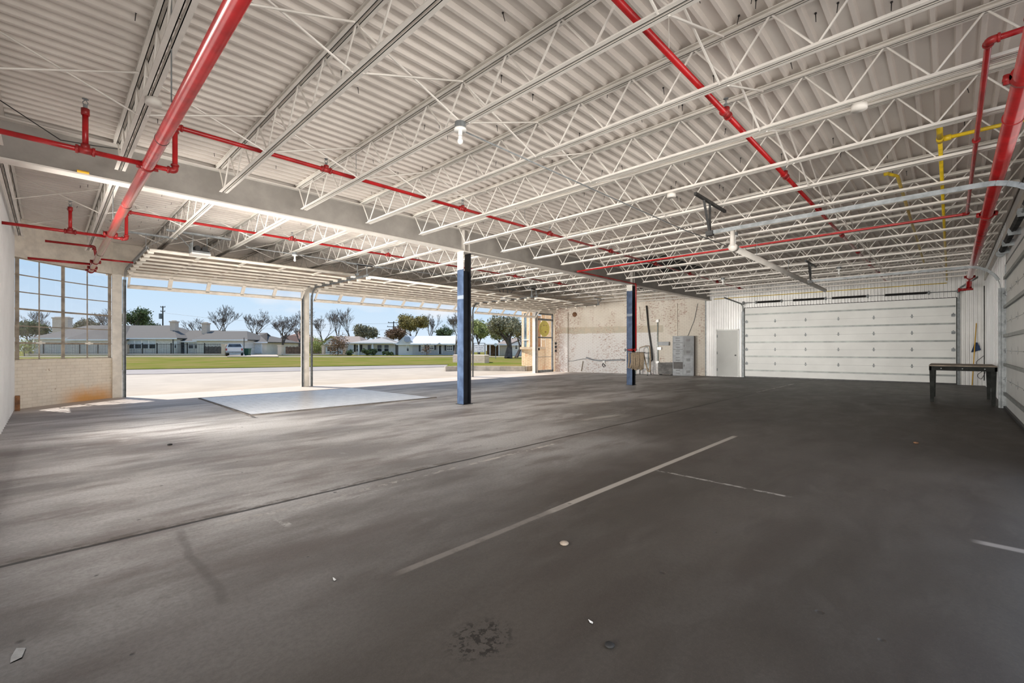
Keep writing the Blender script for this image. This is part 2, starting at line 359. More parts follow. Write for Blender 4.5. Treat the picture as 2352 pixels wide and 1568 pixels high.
# construction joints and cracks
jm = line_y(3.90, 0.012, -3, 22, 0.012, 0.35)
spall = t.math('MULTIPLY', line_y(3.94, 0.02, -3, 3.2, 0.05, 0.9), t.step(gate, 0.35, 0.6))
jm2 = t.math('MULTIPLY', line_y(9.30, 0.010, -1, 2.6, 0.01, 0.6), 0.6)
jm3 = t.math('MULTIPLY', line_y(7.60, 0.005, 13.0, 22, 0.01, 0.3), 0.6)
cra = t.math('MULTIPLY', line_x(2.62, 0.012, 8.9, 11.3, 0.03, 1.2), t.step(gate, 0.4, 0.55))
c = t.mix(t.math('MULTIPLY', spall, 0.7), c, (0.075, 0.058, 0.045))
allj = t.math('MAXIMUM', t.math('MAXIMUM', jm, jm2), t.math('MAXIMUM', jm3, cra))
c = t.mix(t.math('MULTIPLY', allj, 0.92), c, (0.022, 0.018, 0.015))
def spot(cx, cy, rx, ry, k):
    a = t.math('DIVIDE', t.math('SUBTRACT', x, cx), rx); b = t.math('DIVIDE', t.math('SUBTRACT', y, cy), ry)
    r2 = t.math('SQRT', t.math('ADD', t.math('MULTIPLY', a, a), t.math('MULTIPLY', b, b)))
    return t.math('MULTIPLY', t.math('SUBTRACT', 1.0, t.step(r2, 0.5, 1.0)), k)
c = t.mix(t.math('MULTIPLY', line_x(0.61, 0.008, 2.5, 3.84, 0.03, 1.3), 0.4), c, (0.06, 0.052, 0.047))
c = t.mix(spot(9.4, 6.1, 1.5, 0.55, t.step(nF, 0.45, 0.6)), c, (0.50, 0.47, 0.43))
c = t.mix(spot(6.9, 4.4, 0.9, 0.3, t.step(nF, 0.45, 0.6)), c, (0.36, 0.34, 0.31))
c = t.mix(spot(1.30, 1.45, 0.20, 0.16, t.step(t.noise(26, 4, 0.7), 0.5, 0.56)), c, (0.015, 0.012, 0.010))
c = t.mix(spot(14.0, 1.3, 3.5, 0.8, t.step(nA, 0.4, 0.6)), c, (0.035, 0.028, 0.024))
vo = t.n.new('ShaderNodeTexVoronoi'); vo.inputs['Scale'].default_value = 4.6; t.l(t.co, vo.inputs['Vector'])
pit = t.math('SUBTRACT', 1.0, t.step(t.math('ADD', vo.outputs['Distance'], t.math('MULTIPLY', t.noise(3, 2), 0.25)), 0.13, 0.19))
c = t.mix(t.math('MULTIPLY', pit, 0.75), c, (0.03, 0.025, 0.022))
hgt = t.math('SUBTRACT', t.math('SUBTRACT', t.math('MULTIPLY', nC, 0.25), pit), t.math('MULTIPLY', allj, 2.0))
t.bump(hgt, 0.5, 0.01)
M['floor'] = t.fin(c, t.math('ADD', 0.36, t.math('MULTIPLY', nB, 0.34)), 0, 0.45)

M['tile'] = brickmat('marble floor tile', (0.86,0.86,0.87), (0.78,0.78,0.79), (0.50,0.49,0.49), 0.30, 0.30, 0.006, rough=0.34, mode='xy', bumps=0.1,
    post=lambda t, c, x, y, z, b: t.mix(t.math('MULTIPLY', t.step(t.noise(2.2, 7, 0.7, (2.2, 0.7, 1)), 0.48, 0.66), 0.4), c, (0.58, 0.57, 0.57)))
M['apron'] = paint('pale driveway concrete', (0.405, 0.345, 0.28), 0.85, 0, 0.08, 0.8)
M['road'] = paint('grey street strip', (0.29, 0.255, 0.235), 0.85, 0, 0.1, 0.9)
M['kerb'] = paint('concrete kerb', (0.56, 0.50, 0.43), 0.85, 0, 0.2, 2.5)
t = NT('lawn grass'); c = t.mix(t.step(t.noise(0.25, 6, 0.65, (1, 1, 1)), 0.35, 0.68), (0.20, 0.155, 0.065), (0.105, 0.135, 0.022))
c = t.mix(t.math('MULTIPLY', t.step(t.noise(6, 6, 0.7), 0.4, 0.7), 0.5), c, (0.145, 0.155, 0.025)); M['grass'] = t.fin(c, 1.0, 0, 0.0)

def stripes(name, c1, c2, w, axis, rough=0.7, off=(0,0)):
    t = NT(name); x, y, z = t.xyz()
    s = {'z': z, 'r': t.math('ADD', t.math('MULTIPLY', x, SN), t.math('MULTIPLY', y, -CS))}[axis]
    fr = t.math('FRACT', t.math('DIVIDE', s, w)); m = t.step(fr, 0.86, 0.92)
    c = t.mix(m, t.mix(t.noise(2, 4), c1, tuple(k*0.86 for k in c1)), c2); return t.fin(c, rough)
M['shingle_grey'] = stripes('grey shingles', (0.105, 0.097, 0.09), (0.07, 0.065, 0.06), 0.22, 'z', 0.9)
M['shingle_brown'] = stripes('brown shingles', (0.20, 0.115, 0.085), (0.14, 0.08, 0.06), 0.22, 'z', 0.9)
M['shingle_tan'] = stripes('tan shingles', (0.27, 0.22, 0.19), (0.2, 0.16, 0.14), 0.22, 'z', 0.9)
M['shingle_pale'] = stripes('pale shingles', (0.34, 0.33, 0.32), (0.27, 0.26, 0.25), 0.22, 'z', 0.9)
M['roof_white'] = stripes('white metal roof', (0.55, 0.57, 0.60), (0.46, 0.48, 0.5), 0.5, 'r', 0.5)
M['siding_white'] = stripes('white lap siding', (0.74, 0.73, 0.72), (0.5, 0.5, 0.5), 0.2, 'z')
M['siding_grey'] = stripes('grey board siding', (0.42, 0.42, 0.43), (0.32, 0.32, 0.33), 0.3, 'r')
M['siding_cream'] = stripes('cream vertical siding', (0.62, 0.57, 0.47), (0.45, 0.41, 0.34), 0.35, 'r')
M['house_white'] = paint('white house paint', (0.78, 0.77, 0.76), 0.7, 0, 0.06, 1)
M['house_cream'] = paint('cream house paint', (0.74, 0.66, 0.55), 0.7, 0, 0.06, 1)
M['window_dark'] = paint('dark window glass', (0.05, 0.06, 0.07), 0.12, 0, 0.4, 1.5)
M['blind'] = paint('window blind', (0.60, 0.64, 0.66), 0.4, 0, 0.1, 1.5)
M['trim_white'] = paint('white trim', (0.82, 0.82, 0.82), 0.6, 0, 0.04, 1)
M['shutter'] = paint('black shutter', (0.03, 0.032, 0.035), 0.6, 0, 0.2, 3)
M['iron'] = paint('black iron fence', (0.018, 0.018, 0.02), 0.5, 0.2, 0.2, 3)
M['fence_wood'] = paint('grey weathered boards', (0.14, 0.125, 0.115), 0.85, 0, 0.3, 3)
M['fence_brown'] = paint('brown weathered boards', (0.17, 0.10, 0.07), 0.85, 0, 0.3, 3)
M['truck'] = paint('white car paint', (0.62, 0.62, 0.62), 0.25, 0, 0.02, 1)
M['tail'] = paint('red tail lamp', (0.35, 0.02, 0.02), 0.3, 0, 0.1, 5)
M['bin_green'] = paint('green plastic bin', (0.03, 0.10, 0.065), 0.5, 0, 0.1, 3)
M['bark'] = paint('grey brown bark', (0.13, 0.10, 0.085), 0.9, 0, 0.3, 2)
M['bark_pale'] = paint('pale bark', (0.22, 0.185, 0.16), 0.9, 0, 0.3, 2)
M['pole'] = paint('utility pole wood', (0.10, 0.09, 0.08), 0.9, 0, 0.2, 2)
M['leaf_dark'] = paint('dark green leaves', (0.12, 0.165, 0.06), 0.8, 0, 0.45, 1.4)
M['leaf_olive'] = paint('olive brown leaves', (0.34, 0.27, 0.085), 0.8, 0, 0.4, 0.8)
M['leaf_spring'] = paint('spring green leaves', (0.42, 0.44, 0.15), 0.8, 0, 0.35, 0.8)
M['leaf_brown'] = paint('dry brown leaves', (0.28, 0.17, 0.10), 0.8, 0, 0.35, 2)
M['leaf_grey'] = paint('grey green leaves', (0.30, 0.275, 0.17), 0.8, 0, 0.35, 1)

def glassmat(name, haze, tint=(0.97, 0.98, 1.0), noise=None):
    t = NT(name); t.n.remove(t.b)
    tr = t.n.new('ShaderNodeBsdfTransparent'); tr.inputs[0].default_value = (*tint, 1)
    gl = t.n.new('ShaderNodeBsdfGlossy'); gl.inputs['Roughness'].default_value = 0.05
    df = t.n.new('ShaderNodeBsdfDiffuse'); df.inputs[0].default_value = (0.75, 0.74, 0.72, 1)
    m1 = t.n.new('ShaderNodeMixShader'); m1.inputs[0].default_value = 0.07; t.l(tr.outputs[0], m1.inputs[1]); t.l(gl.outputs[0], m1.inputs[2])
    m2 = t.n.new('ShaderNodeMixShader'); m2.inputs[0].default_value = haze
    if noise:
        t.l(t.math('MULTIPLY', t.step(t.noise(3, 6, 0.65), 0.3, 0.75), haze*2), m2.inputs[0])
    t.l(m1.outputs[0], m2.inputs[1]); t.l(df.outputs[0], m2.inputs[2]); t.l(m2.outputs[0], t.out.inputs[0])
    return t.m
M['glass'] = glassmat('clear pane', 0.03); M['glass_dirty'] = glassmat('hazy pane', 0.08, noise=True)

# ================================================================== THE BUILDING SHELL
DECK, GZ0, GZ1, GY = 3.945, 3.41, 3.90, 7.84       # deck underside, girder bottom and top, girder line
def hit(O, ang, u):
    tt = (u - CX)/F; w = (tt*SN + CS, -tt*CS + SN); dx, dy = math.cos(ang), math.sin(ang)
    det = w[0]*(-dy) - w[1]*(-dx); d = (O[0]*(-dy) - O[1]*(-dx))/det; s = (w[0]*O[1] - w[1]*O[0])/det
    return s, d
FW0, FW1 = (21.95, -0.90), (20.95, 8.03)
FA = math.atan2(FW1[1]-FW0[1], FW1[0]-FW0[0]); FLEN = math.hypot(FW1[0]-FW0[0], FW1[1]-FW0[1])
BA = math.atan2(BW0.y-BW1.y, BW0.x-BW1.x)
TF = frame(*FW0, FA); TB = frame(BW1.x, BW1.y, BA); TR = frame(0, -0.85, 0.0)
def bw(u, v):                                       # point on the brick wall seen at (u, v): (s, z)
    s, d = hit((BW1.x, BW1.y), BA, u); return s, zat(v, d)
def fw(u, v): s, d = hit(FW0, FA, u); return s, zat(v, d)

# floor: slab with the outline of the room
outline = [(-6.0,-6.0),(30.0,-6.0),(30.0,8.03),(20.95,8.03),(19.15,15.42),(1.22,15.42),(0.42,14.78),(-0.20,14.15),(-0.6,13.72),(-6.0,13.72)]
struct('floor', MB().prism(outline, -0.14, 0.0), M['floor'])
tg = MB(); tg.prism([(2.66,9.36),(6.78,9.36),(6.62,13.44),(2.62,13.44)], 0.0, 0.010)
tp = single('tile_patch', tg, M['tile'], 'pale marble tiled rectangle laid on the concrete inside the first street door', 'tiled floor')
eb = MB(); eb.box(2.60, 6.84, 9.30, 9.36, 0.0, 0.022); eb.box(2.60, 2.655, 9.36, 13.44, 0.0, 0.014)
o = eb.build('edge_strip', M['fence_wood'], tp)

# ceiling: ribbed deck, ribs run along X
mb = MB(); P0 = 0.1524; y = -0.98; prof = []
while y < 15.5:
    prof += [(0, y, 0.0), (0, y+0.030, 0.0), (0, y+0.043, 0.046), (0, y+P0-0.013, 0.046)]
    y += P0
mb.sweep(prof, (-0.62, 0, DECK), (22.3, 0, DECK)); struct('ceiling', mb, M['deck'])
struct('trim_roof_slab', MB().box(-0.7, 22.4, -1.0, 15.7, DECK+0.05, DECK+0.22), M['kerb'])
# dark roof openings, their darkness laid on as black panels
for (x0,x1,y0,y1,lab) in ((12.4,15.2,5.9,7.2,'black panel as dark hole in the roof deck beside the girder near the red pipes'),
                          (18.2,20.2,8.2,10.6,'black panel as dark hole in the roof deck above the peeling brick wall')):
    single('deck_patch', MB().box(x0,x1,y0,y1,DECK-0.012,DECK-0.001), M['deck_hole'], lab, 'roof patch')

# side wall (ribbed white sheet)
mb = MB(); yy = -0.95; prof = []
while yy < 13.8:
    prof += [(0,yy,0),(0,yy+0.05,0),(0.018,yy+0.065,0),(0.018,yy+0.10,0),(0,yy+0.115,0),(0,yy+0.27,0)]; yy += 0.285
mb.sweep(prof, (-0.5,0,0), (-0.5,0,DECK)); mb.box(-0.62,-0.505,-0.95,13.85,0,DECK)
struct('wall_side', mb, M['sheet_wall'])
struct('trim_corner_board', MB().cbox(-0.47,-0.40,13.36,13.50,0,0.30,0.006), M['orange_wood'])

# far corrugated wall
GD0, GD1, GDH = hit(FW0, FA, 2196)[0], hit(FW0, FA, 1711)[0], 3.0
def corrug(s0, s1, z0, z1):
    m = MB(TF); s = s0; pr = []
    while s < s1 - 0.02:
        for k, dd in ((0,0),(0.22,0.002),(0.34,0.028),(0.5,0.032),(0.78,0.032),(0.9,0.004)): pr.append((min(s+k*0.1, s1), dd, 0))
        s += 0.1
    pr.append((s1, 0, 0)); m.sweep(pr, (0,0,z0), (0,0,z1)); m.box(s0, s1, -0.12, -0.004, z0, z1); return m
mm = corrug(0.0, GD0-0.02, 0, DECK); b2 = corrug(GD1+0.02, FLEN, 0, DECK); b3 = corrug(GD0-0.02, GD1+0.02, GDH+0.02, DECK)
for q in (b2, b3):
    n = len(mm.v); mm.v += q.v; mm.f += [tuple(i+n for i in f) for f in q.f]
struct('wall_far', mm, M['sheet'])
struct('trim_wall_corner', MB(TF).box(FLEN-0.05, FLEN+0.0, 0.02, 0.05, 0, DECK), M['galv'])

# brick wall
struct('wall_brick', MB(TB).box(0, BL, -0.25, 0, 0, DECK+0.04), M['peeling'])
pb = MB(); pb.prism([(19.15,15.05),(19.15,15.42),(18.52+0.55,15.42),(18.52+0.55,15.05)], 0, DECK)
pil = MB(TB); pil.box(BL-0.75, BL-0.02, 0.0, 0.16, 0, 3.15); struct('trim_brick_pilaster', pil, M['peeling'])

# right-hand side wall, from beyond the near door to the corner, plus the strip above the door
mb = MB(TR); mb.box(13.925, 21.98, -0.12, 0, 0, DECK); mb.box(7.0, 13.925, -0.12, 0, 3.06, DECK-0.0)
x = 14.3
while x < 21.6: mb.box(x, x+0.03, 0, 0.008, 0, DECK); x += 0.3
struct('wall_garage_side', mb, M['sheet_wall'])
mb = MB(TR)
mb.box(7.0, 21.6, 0.0, 0.05, 3.50, 3.62); struct('trim_wall_ledger', mb, M['white_steel'])

# street-side wall header, posts and corner window bay
struct('wall_street', MB().box(1.02, 19.3, 15.30, 15.50, 3.12, DECK), M['cream_steel'])
bay = [Vector((-0.49,13.72)), Vector((-0.20,14.05)), Vector((0.10,14.36)), Vector((0.42,14.66)), Vector((0.76,14.95)), Vector((1.14,15.24))]
def bayprism(z0, z1, th=0.2, off=0.0):
    m = MB(); n = len(bay); nor = []
    for i in range(n):
        d = (bay[min(i+1,n-1)] - bay[max(i-1,0)]).normalized(); nor.append(Vector((-d.y, d.x)))
    poly = [tuple(bay[i] + nor[i]*off) for i in range(n)] + [tuple(bay[i] + nor[i]*(off+th)) for i in range(n-1,-1,-1)]
    return m.prism(poly, z0, z1)
struct('wall_corner_bay', bayprism(0, 0.97), M['cream_brick'])
struct('wall_corner_header', bayprism(3.14, DECK), M['cream_steel'])
win = thing('window_1', None, None, (0.3,14.55,0.97)); win['kind'] = 'structure'
bayprism(0.97, 1.01, 0.22, -0.02).build('window_sill', M['cream_brick'], win)
def bpt(k):
    L = [0.0]
    for i in range(len(bay)-1): L.append(L[-1] + (bay[i+1]-bay[i]).length)
    s = k*L[-1]
    for i in range(len(bay)-1):
        if s <= L[i+1] + 1e-9:
            f = (s-L[i])/(L[i+1]-L[i]); return bay[i].lerp(bay[i+1], f)
    return bay[-1]
fr = MB(); W0, W1 = 1.01, 3.14
for k, wd in ((0.0,0.02),(0.055,0.05),(0.262,0.022),(0.495,0.08),(0.745,0.022),(0.985,0.05)):
    p = bpt(k); d = (bpt(min(1,k+0.02)) - bpt(max(0,k-0.02))).normalized(); nrm = Vector((-d.y, d.x))*0.06
    fr.bar((p.x+nrm.x, p.y+nrm.y, W0), (p.x+nrm.x, p.y+nrm.y, W1), wd, 0.022 if wd < 0.05 else 0.06)
for j in range(7):
    zz = W0 + (W1-W0)*j/6; h = 0.035 if j in (0,1,3,6) else 0.018
    for i in range(12):
        a, b = bpt(i/12), bpt((i+1)/12); d = (b-a).normalized(); nrm = Vector((-d.y, d.x))*0.06
        fr.bar((a.x+nrm.x, a.y+nrm.y, zz), (b.x+nrm.x, b.y+nrm.y, zz), 0.04, h)
fr.build('window_frame', M['mullion'], win)
for (z0, z1, mt) in ((1.01, 1.01+3*0.355, 'glass_dirty'), (1.01+3*0.355, 3.14, 'glass')):
    gm = MB()
    for i in range(12):
        a, b = bpt(i/12), bpt((i+1)/12); d = (b-a).normalized(); n_ = Vector((-d.y, d.x))*0.06; a = a+n_; b = b+n_
        gm.quad((a.x,a.y,z0),(b.x,b.y,z0),(b.x,b.y,z1),(a.x,a.y,z1))
    gm.build('pane', M[mt], win)
for k in (0.25, 0.74):
    p = bpt(k); h = MB(); h.box(p.x-0.07,p.x+0.07,p.y-0.06,p.y-0.02,1.355,1.385); h.box(p.x-0.02,p.x+0.02,p.y-0.09,p.y-0.02,1.34,1.41); h.build('window_latch', M['cream_steel'], win)

POSTS = (1.26, 5.92, 12.95, 17.45)
for i, px in enumerate(POSTS):
    m = MB()
    if i == 0: m.cbox(1.12, 1.31, 15.16, 15.38, 0, 3.14, 0.008)
    else: m.cbox(px-0.10, px+0.10, 15.20, 15.42, 0, 3.14, 0.008)
    o = single('door_post', m, M['cream_steel'], ('cream steel post beside the corner window at the street opening',
        'cream steel post with silver tracks between the first and second street doors', 'cream steel post seen behind the blue column near the girder',
        'pale grey steel post beside the glazed entrance door')[i], 'post')
# glazed entrance leaf with a yellow round emblem
dr = thing('door_1', None, None, (18.3, 15.4, 0)); dr['kind'] = 'structure'
X0, X1, DY = 17.62, 18.95, 15.36
m = MB()
m.box(X0, X0+0.07, DY-0.04, DY+0.04, 0, 3.10); m.box(X1-0.07, X1, DY-0.04, DY+0.04, 0, 3.10)
for (z0,z1) in ((3.02,3.10),(2.72,2.82),(0.0,0.12)): m.box(X0, X1, DY-0.04, DY+0.04, z0, z1)
m.build('door_frame', M['galv'], dr)
m = MB(); m.box(X0+0.08, X1-0.08, DY-0.03, DY+0.03, 1.79, 1.86); m.box(X0+0.08,X1-0.08,DY-0.02,DY+0.02,0.80,0.82); m.build('door_rail', M['galv'], dr)
MB().quad((X0+0.07,DY,0.12),(X1-0.07,DY,0.12),(X1-0.07,DY,3.02),(X0+0.07,DY,3.02)).build('pane', M['glass'], dr)
m = MB(); m.box(X0+0.10, X0+0.14, DY-0.10, DY-0.03, 1.15, 1.28); m.build('door_handle', M['dark_metal'], dr)
t = NT('yellow round emblem'); x, y, z = t.xyz()
dx = t.math('SUBTRACT', x, 18.28); dz = t.math('SUBTRACT', z, 2.30)
rr = t.math('SQRT', t.math('ADD', t.math('MULTIPLY', dx, dx), t.math('MULTIPLY', dz, dz)))
ring = t.math('MULTIPLY', t.step(rr, 0.27, 0.29), t.math('SUBTRACT', 1.0, t.step(rr, 0.30, 0.32)))
ang = t.math('ARCTAN2', dz, dx); spk = t.math('MULTIPLY', t.step(t.math('SINE', t.math('MULTIPLY', ang, 16.0)), 0.3, 0.6), t.math('MULTIPLY', ring, t.step(t.math('ABSOLUTE', ang), 1.4, 1.6)))
blob = t.math('MULTIPLY', t.math('SUBTRACT', 1.0, t.step(rr, 0.18, 0.30)), t.step(t.noise(7, 3), 0.52, 0.56))
c = t.mix(t.math('MAXIMUM', spk, blob), (0.95, 0.80, 0.14), (0.50, 0.25, 0.05)); M['emblem'] = t.fin(c, 0.5)
MB().disc((18.28, DY+0.03, 2.30), (0,1,0), 0.42, 0.01, 40).build('emblem', M['emblem'], dr)

# ================================================================== GIRDER, COLUMNS, JOISTS
g = thing('girder', 'deep steel girder with shaded grey web spanning the hall across the two blue columns', 'beam', (-0.6, GY, GZ0))
MB().box(-0.495, 21.0, GY-0.010, GY+0.010, GZ0+0.02, GZ1-0.02).build('web', M['girder_web_shade'], g)
MB().box(-0.495, 21.0, GY-0.10, GY+0.10, GZ0, GZ0+0.02).build('bottom_flange', M['white_steel'], g)
MB().box(-0.495, 21.0, GY-0.10, GY+0.10, GZ1-0.02, GZ1).build('top_flange', M['white_steel'], g)
def colmat(name, ztop):
    t = NT(name); x, y, z = t.xyz()
    n = t.noise(5, 5, 0.6)
    blue = t.mix(t.step(n, 0.35, 0.7), (0.028, 0.05, 0.10), (0.065, 0.105, 0.19))
    zz = t.math('ADD', z, t.math('MULTIPLY', t.noise(9, 2), 0.03))
    up = t.step(zz, ztop, ztop+0.012)
    strip = t.math('MULTIPLY', t.step(zz, 2.36, 2.37), t.math('SUBTRACT', 1.0, t.step(zz, 2.44, 2.45)))
    c = t.mix(up, blue, (0.62, 0.60, 0.56)); c = t.mix(t.math('MULTIPLY', strip, 0.45), c, (0.4, 0.45, 0.5)); return t.fin(c, 0.45)
shade_navy = paint('navy column recess', (0.012, 0.014, 0.02), 0.4, 0, 0.3, 5)  # shade put into the colour of the column web and far flange
for cx_, zt, lab in ((6.52, 3.02, 'blue steel column under the girder nearer the camera, white painted top'),
                     (13.92, 3.22, 'blue steel column behind the canvas fire hose, with a red pipe running down it')):
    c_ = thing('steel_column', lab, 'column', (cx_, GY, 0)); cm = colmat('blue column paint', zt)
    for sx in (-1, 1): MB().box(cx_+sx*0.105-0.007, cx_+sx*0.105+0.007, GY-0.105, GY+0.105, 0.012, GZ0-0.02).build('flange', cm if sx < 0 else shade_navy, c_)
    MB().box(cx_-0.099, cx_+0.099, GY-0.006, GY+0.006, 0.012, 3.0).build('web', shade_navy, c_)
    MB().box(cx_-0.14, cx_+0.14, GY-0.13, GY+0.13, 0, 0.012).build('base_plate', M['dark_metal'], c_)
    m = MB()
    for sx in (-0.07, 0.07): m.box(cx_+sx-0.012, cx_+sx+0.012, GY-0.098, GY-0.01, GZ0+0.02, GZ1-0.02)
    m.build('stiffener', M['white_steel'], g)
    MB().box(cx_-0.11, cx_+0.11, GY-0.12, GY+0.12, GZ0-0.02, GZ0).build('top_plate', M['white_steel'], c_)

ORD = 'zeroth first second third fourth fifth sixth seventh eighth ninth tenth eleventh twelfth thirteenth fourteenth fifteenth sixteenth seventeenth eighteenth nineteenth twentieth'.split()
JX = [-0.40] + [0.63 + 1.13*k for k in range(18)]
BZ, TZ = 3.50, 3.90
def joist(x, y0, y1, lab, group, e0=0.25, e1=0.25):
    j = thing('bar_joist', lab, 'joist', (x, y0, BZ), group)
    m = MB()
    for s in (-1, 1): m.box(x+s*0.030-0.019, x+s*0.030+0.019, y0, y1, TZ, TZ+0.007); m.box(x+s*0.014-0.004, x+s*0.014+0.004, y0, y1, TZ, TZ+0.040)
    m.box(x-0.049, x+0.049, y0, y1, TZ+0.034, TZ+0.041); m.build('top_chord', M['white_steel'], j)
    m = MB()
    for s in (-1, 1):
        m.box(x+s*0.031-0.021, x+s*0.031+0.021, y0+e0, y1-e1, BZ, BZ+0.007); m.box(x+s*0.013-0.004, x+s*0.013+0.004, y0+e0, y1-e1, BZ, BZ+0.040)
    m.build('bottom_chord', M['white_steel'], j)
    L = (y1-e1) - (y0+e0); n = max(2, round(L/0.60)); pts = [(x, y0+0.04, TZ+0.01)]
    for k in range(n):
        ya = y0+e0+0.04 + (L-0.08)*k/n; yb = y0+e0+0.04 + (L-0.08)*(k+0.5)/n
        pts += [(x, ya, BZ+0.02), (x, yb, TZ+0.02)]
    pts += [(x, y1-e1-0.04, BZ+0.02), (x, y1-0.04, TZ+0.01)]
    m = MB()
    for a, b in zip(pts, pts[1:]): m.tube([a, b], 0.0095, 5, cap=False)
    m.build('web', M['white_steel'], j); return j
for i, x in enumerate(JX):
    joist(x, -0.80, 7.78, 'white open-web joist in the hall side of the girder, %s from the side wall' % ORD[i+1], 'joists on the hall side of the girder')
for i, x in enumerate(JX[:19]):
    y1 = 15.25 if x > 1.3 else (13.6 if x < 0 else 14.5)
    if x > 19.0: y1 = BW1.y + (BW1.x-x)/(BW1.x-BW0.x)*(BW0.y-BW1.y) - 0.45
    joist(x, 7.90, y1, 'white open-web joist in the street side of the girder, %s from the side wall' % ORD[i+1], 'joists on the street side of the girder')
rows = ((1.36,'garage side row'),(3.44,'middle hall row'),(5.56,'hall row by the girder'),
        (10.1,'street side row by the girder'),(12.2,'middle street side row'),(14.1,'row above the street doors'))
for ry, rn in rows:
    for i in range(len(JX)-1):
        a, b = JX[i], JX[i+1]
        if ry > 8 and (b > 19 or (ry > 13 and a < 1.3)): continue
        m = MB(); m.tube([(a+0.03, ry, BZ+0.0), (b-0.03, ry+0.02, TZ-0.005)], 0.010, 5); m.tube([(a+0.03, ry+0.05, TZ-0.005), (b-0.03, ry+0.05, BZ+0.0)], 0.010, 5)
        single('cross_brace', m, M['white_steel'], 'white crossed brace rods between %s and %s joists, %s' % (ORD[i+1], ORD[i+2], rn), 'brace', 'brace rods, ' + rn)
# screw tips hanging from the deck
first = None
m = MB(); m.tube([(0,0,0),(0.006,0.004,-0.075)], 0.0046, 5, r1=0.003); m.tube([(0,0,0),(0,0,-0.01)], 0.009, 6)
for k in range(290):
    yy = random.choice((random.uniform(-0.4,7.4), random.uniform(8.2,14.6))); x = random.uniform(0.3, 9.5)**1.0 if yy < 8 else random.uniform(0.2, 8.5)
    ky = int((yy+0.98)/P0); yy = -0.98 + ky*P0 + 0.092
    if first is None:
        first = m.build('deck_screw', M['dark_metal']); o = first
    else:
        o = first.copy(); COL.objects.link(o)
    o.location = (x, yy, DECK+0.046); o.rotation_euler = (random.uniform(-0.15,0.15), random.uniform(-0.15,0.15), random.uniform(0,6))
    tag(o, 'thin dark screw tip poking down through the white roof deck', 'screw', 'screw tips under the roof deck')

# ================================================================== PIPES
def bend(pts, r, n=5):                              # rounded corners
    P = [Vector(p) for p in pts]; out = [P[0]]
    for i in range(1, len(P)-1):
        a = (P[i-1]-P[i]); b = (P[i+1]-P[i]); k = min(r, a.length*0.45, b.length*0.45); a = P[i]+a.normalized()*k; b = P[i]+b.normalized()*k
        for j in range(n+1):
            s = j/n; out.append(a*(1-s)**2 + P[i]*(2*s*(1-s)) + b*s**2)
    out.append(P[-1]); return out
def pipe(par, pts, r, mat='red', n=14, name='pipe', br=0.05): return MB().tube(bend(pts, br), r, n).build(name, M[mat], par, True)
def elbow(par, p, a, b, r, mat='red_dark'):         # fitting at corner p with arms towards a and b
    p, a, b = Vector(p), Vector(a), Vector(b); A = p+(a-p).normalized()*r*2.4; B = p+(b-p).normalized()*r*2.4
    m = MB().tube(bend([A,p,B], r*1.6), r*1.28, 12)
    m.disc(A, A-p, r*1.55, r*0.7, 12); m.disc(B, B-p, r*1.55, r*0.7, 12); return m.build('elbow', M[mat], par, True)
def teefit(par, p, ax, r, up=None):
    m = MB().disc(p, ax, r*1.35, r*4.6, 12); a = Vector(ax).normalized()
    for s in (-1,1): m.disc(Vector(p)+a*(s*r*2.3), ax, r*1.6, r*0.8, 12)
    if up: m.disc(Vector(p)+Vector(up).normalized()*r*1.4, up, r*1.35, r*1.8, 12)
    return m.build('tee_fitting', M['red_dark'], par, True)
def coupling(par, p, ax, r):                        # grooved two-bolt clamp
    a = Vector(ax).normalized(); m = MB().disc(p, ax, r*1.16, 0.05, 24)
    for s in (-1,1):
        sd = a.cross(Vector((0,0,1))).normalized()
        m.box(*[q for c in [(0,0)] for q in ()] or (0,0,0,0,0,0)) if False else None
        q = Vector(p)+sd*(s*r*1.28); m.disc(q, (0,0,1), 0.022, 0.07, 8); m.disc(q, a, 0.026, 0.05, 8)
    return m.build('pipe_coupling', M['red_dark'], par, True)
def head(par, p):                                    # upright sprinkler head
    x,y,z = p; m = MB().disc((x,y,z+0.02), (0,0,1), 0.016, 0.04, 8)
    m.tube([(x-0.014,y,z+0.04),(x-0.018,y,z+0.06),(x,y,z+0.085)], 0.004, 5); m.tube([(x+0.014,y,z+0.04),(x+0.018,y,z+0.06),(x,y,z+0.085)], 0.004, 5)
    m.disc((x,y,z+0.09), (0,0,1), 0.024, 0.006, 10); return m.build('sprinkler_head', M['galv'], par)
MX, MZ = 0.70, 3.10; MR = 0.052
mainp = thing('sprinkler_main', 'thick glossy red pipe running to the corner window under the joists', 'pipe', (MX, -0.6, MZ))
pipe(mainp, [(MX,-0.7,MZ),(MX,14.62,MZ)], MR, 'red_gloss', n=28)
for yy in (1.9, 5.0, 7.6, 11.9):
    MB().disc((MX,yy,MZ),(0,1,0),MR+0.003,0.008,28).build('pipe_joint', M['dark_metal'], mainp, True)
for yy in (5.84, 9.75, 13.1, 14.1): coupling(mainp, (MX,yy,MZ), (0,1,0), MR)
m = MB().disc((MX,14.63,MZ),(0,1,0),0.066,0.07,28); m.disc((MX-0.08,14.63,MZ),(0,1,0),0.022,0.07,8); m.disc((MX+0.08,14.63,MZ),(0,1,0),0.022,0.07,8); m.build('end_cap', M['red_dark'], mainp, True)
for yy in (4.2, 8.6): MB().tube([(MX-0.056,yy,MZ),(MX-0.056,yy,MZ+0.04),(MX-0.056,yy,3.93)], 0.005, 5).build('hanger_rod', M['galv'], mainp)

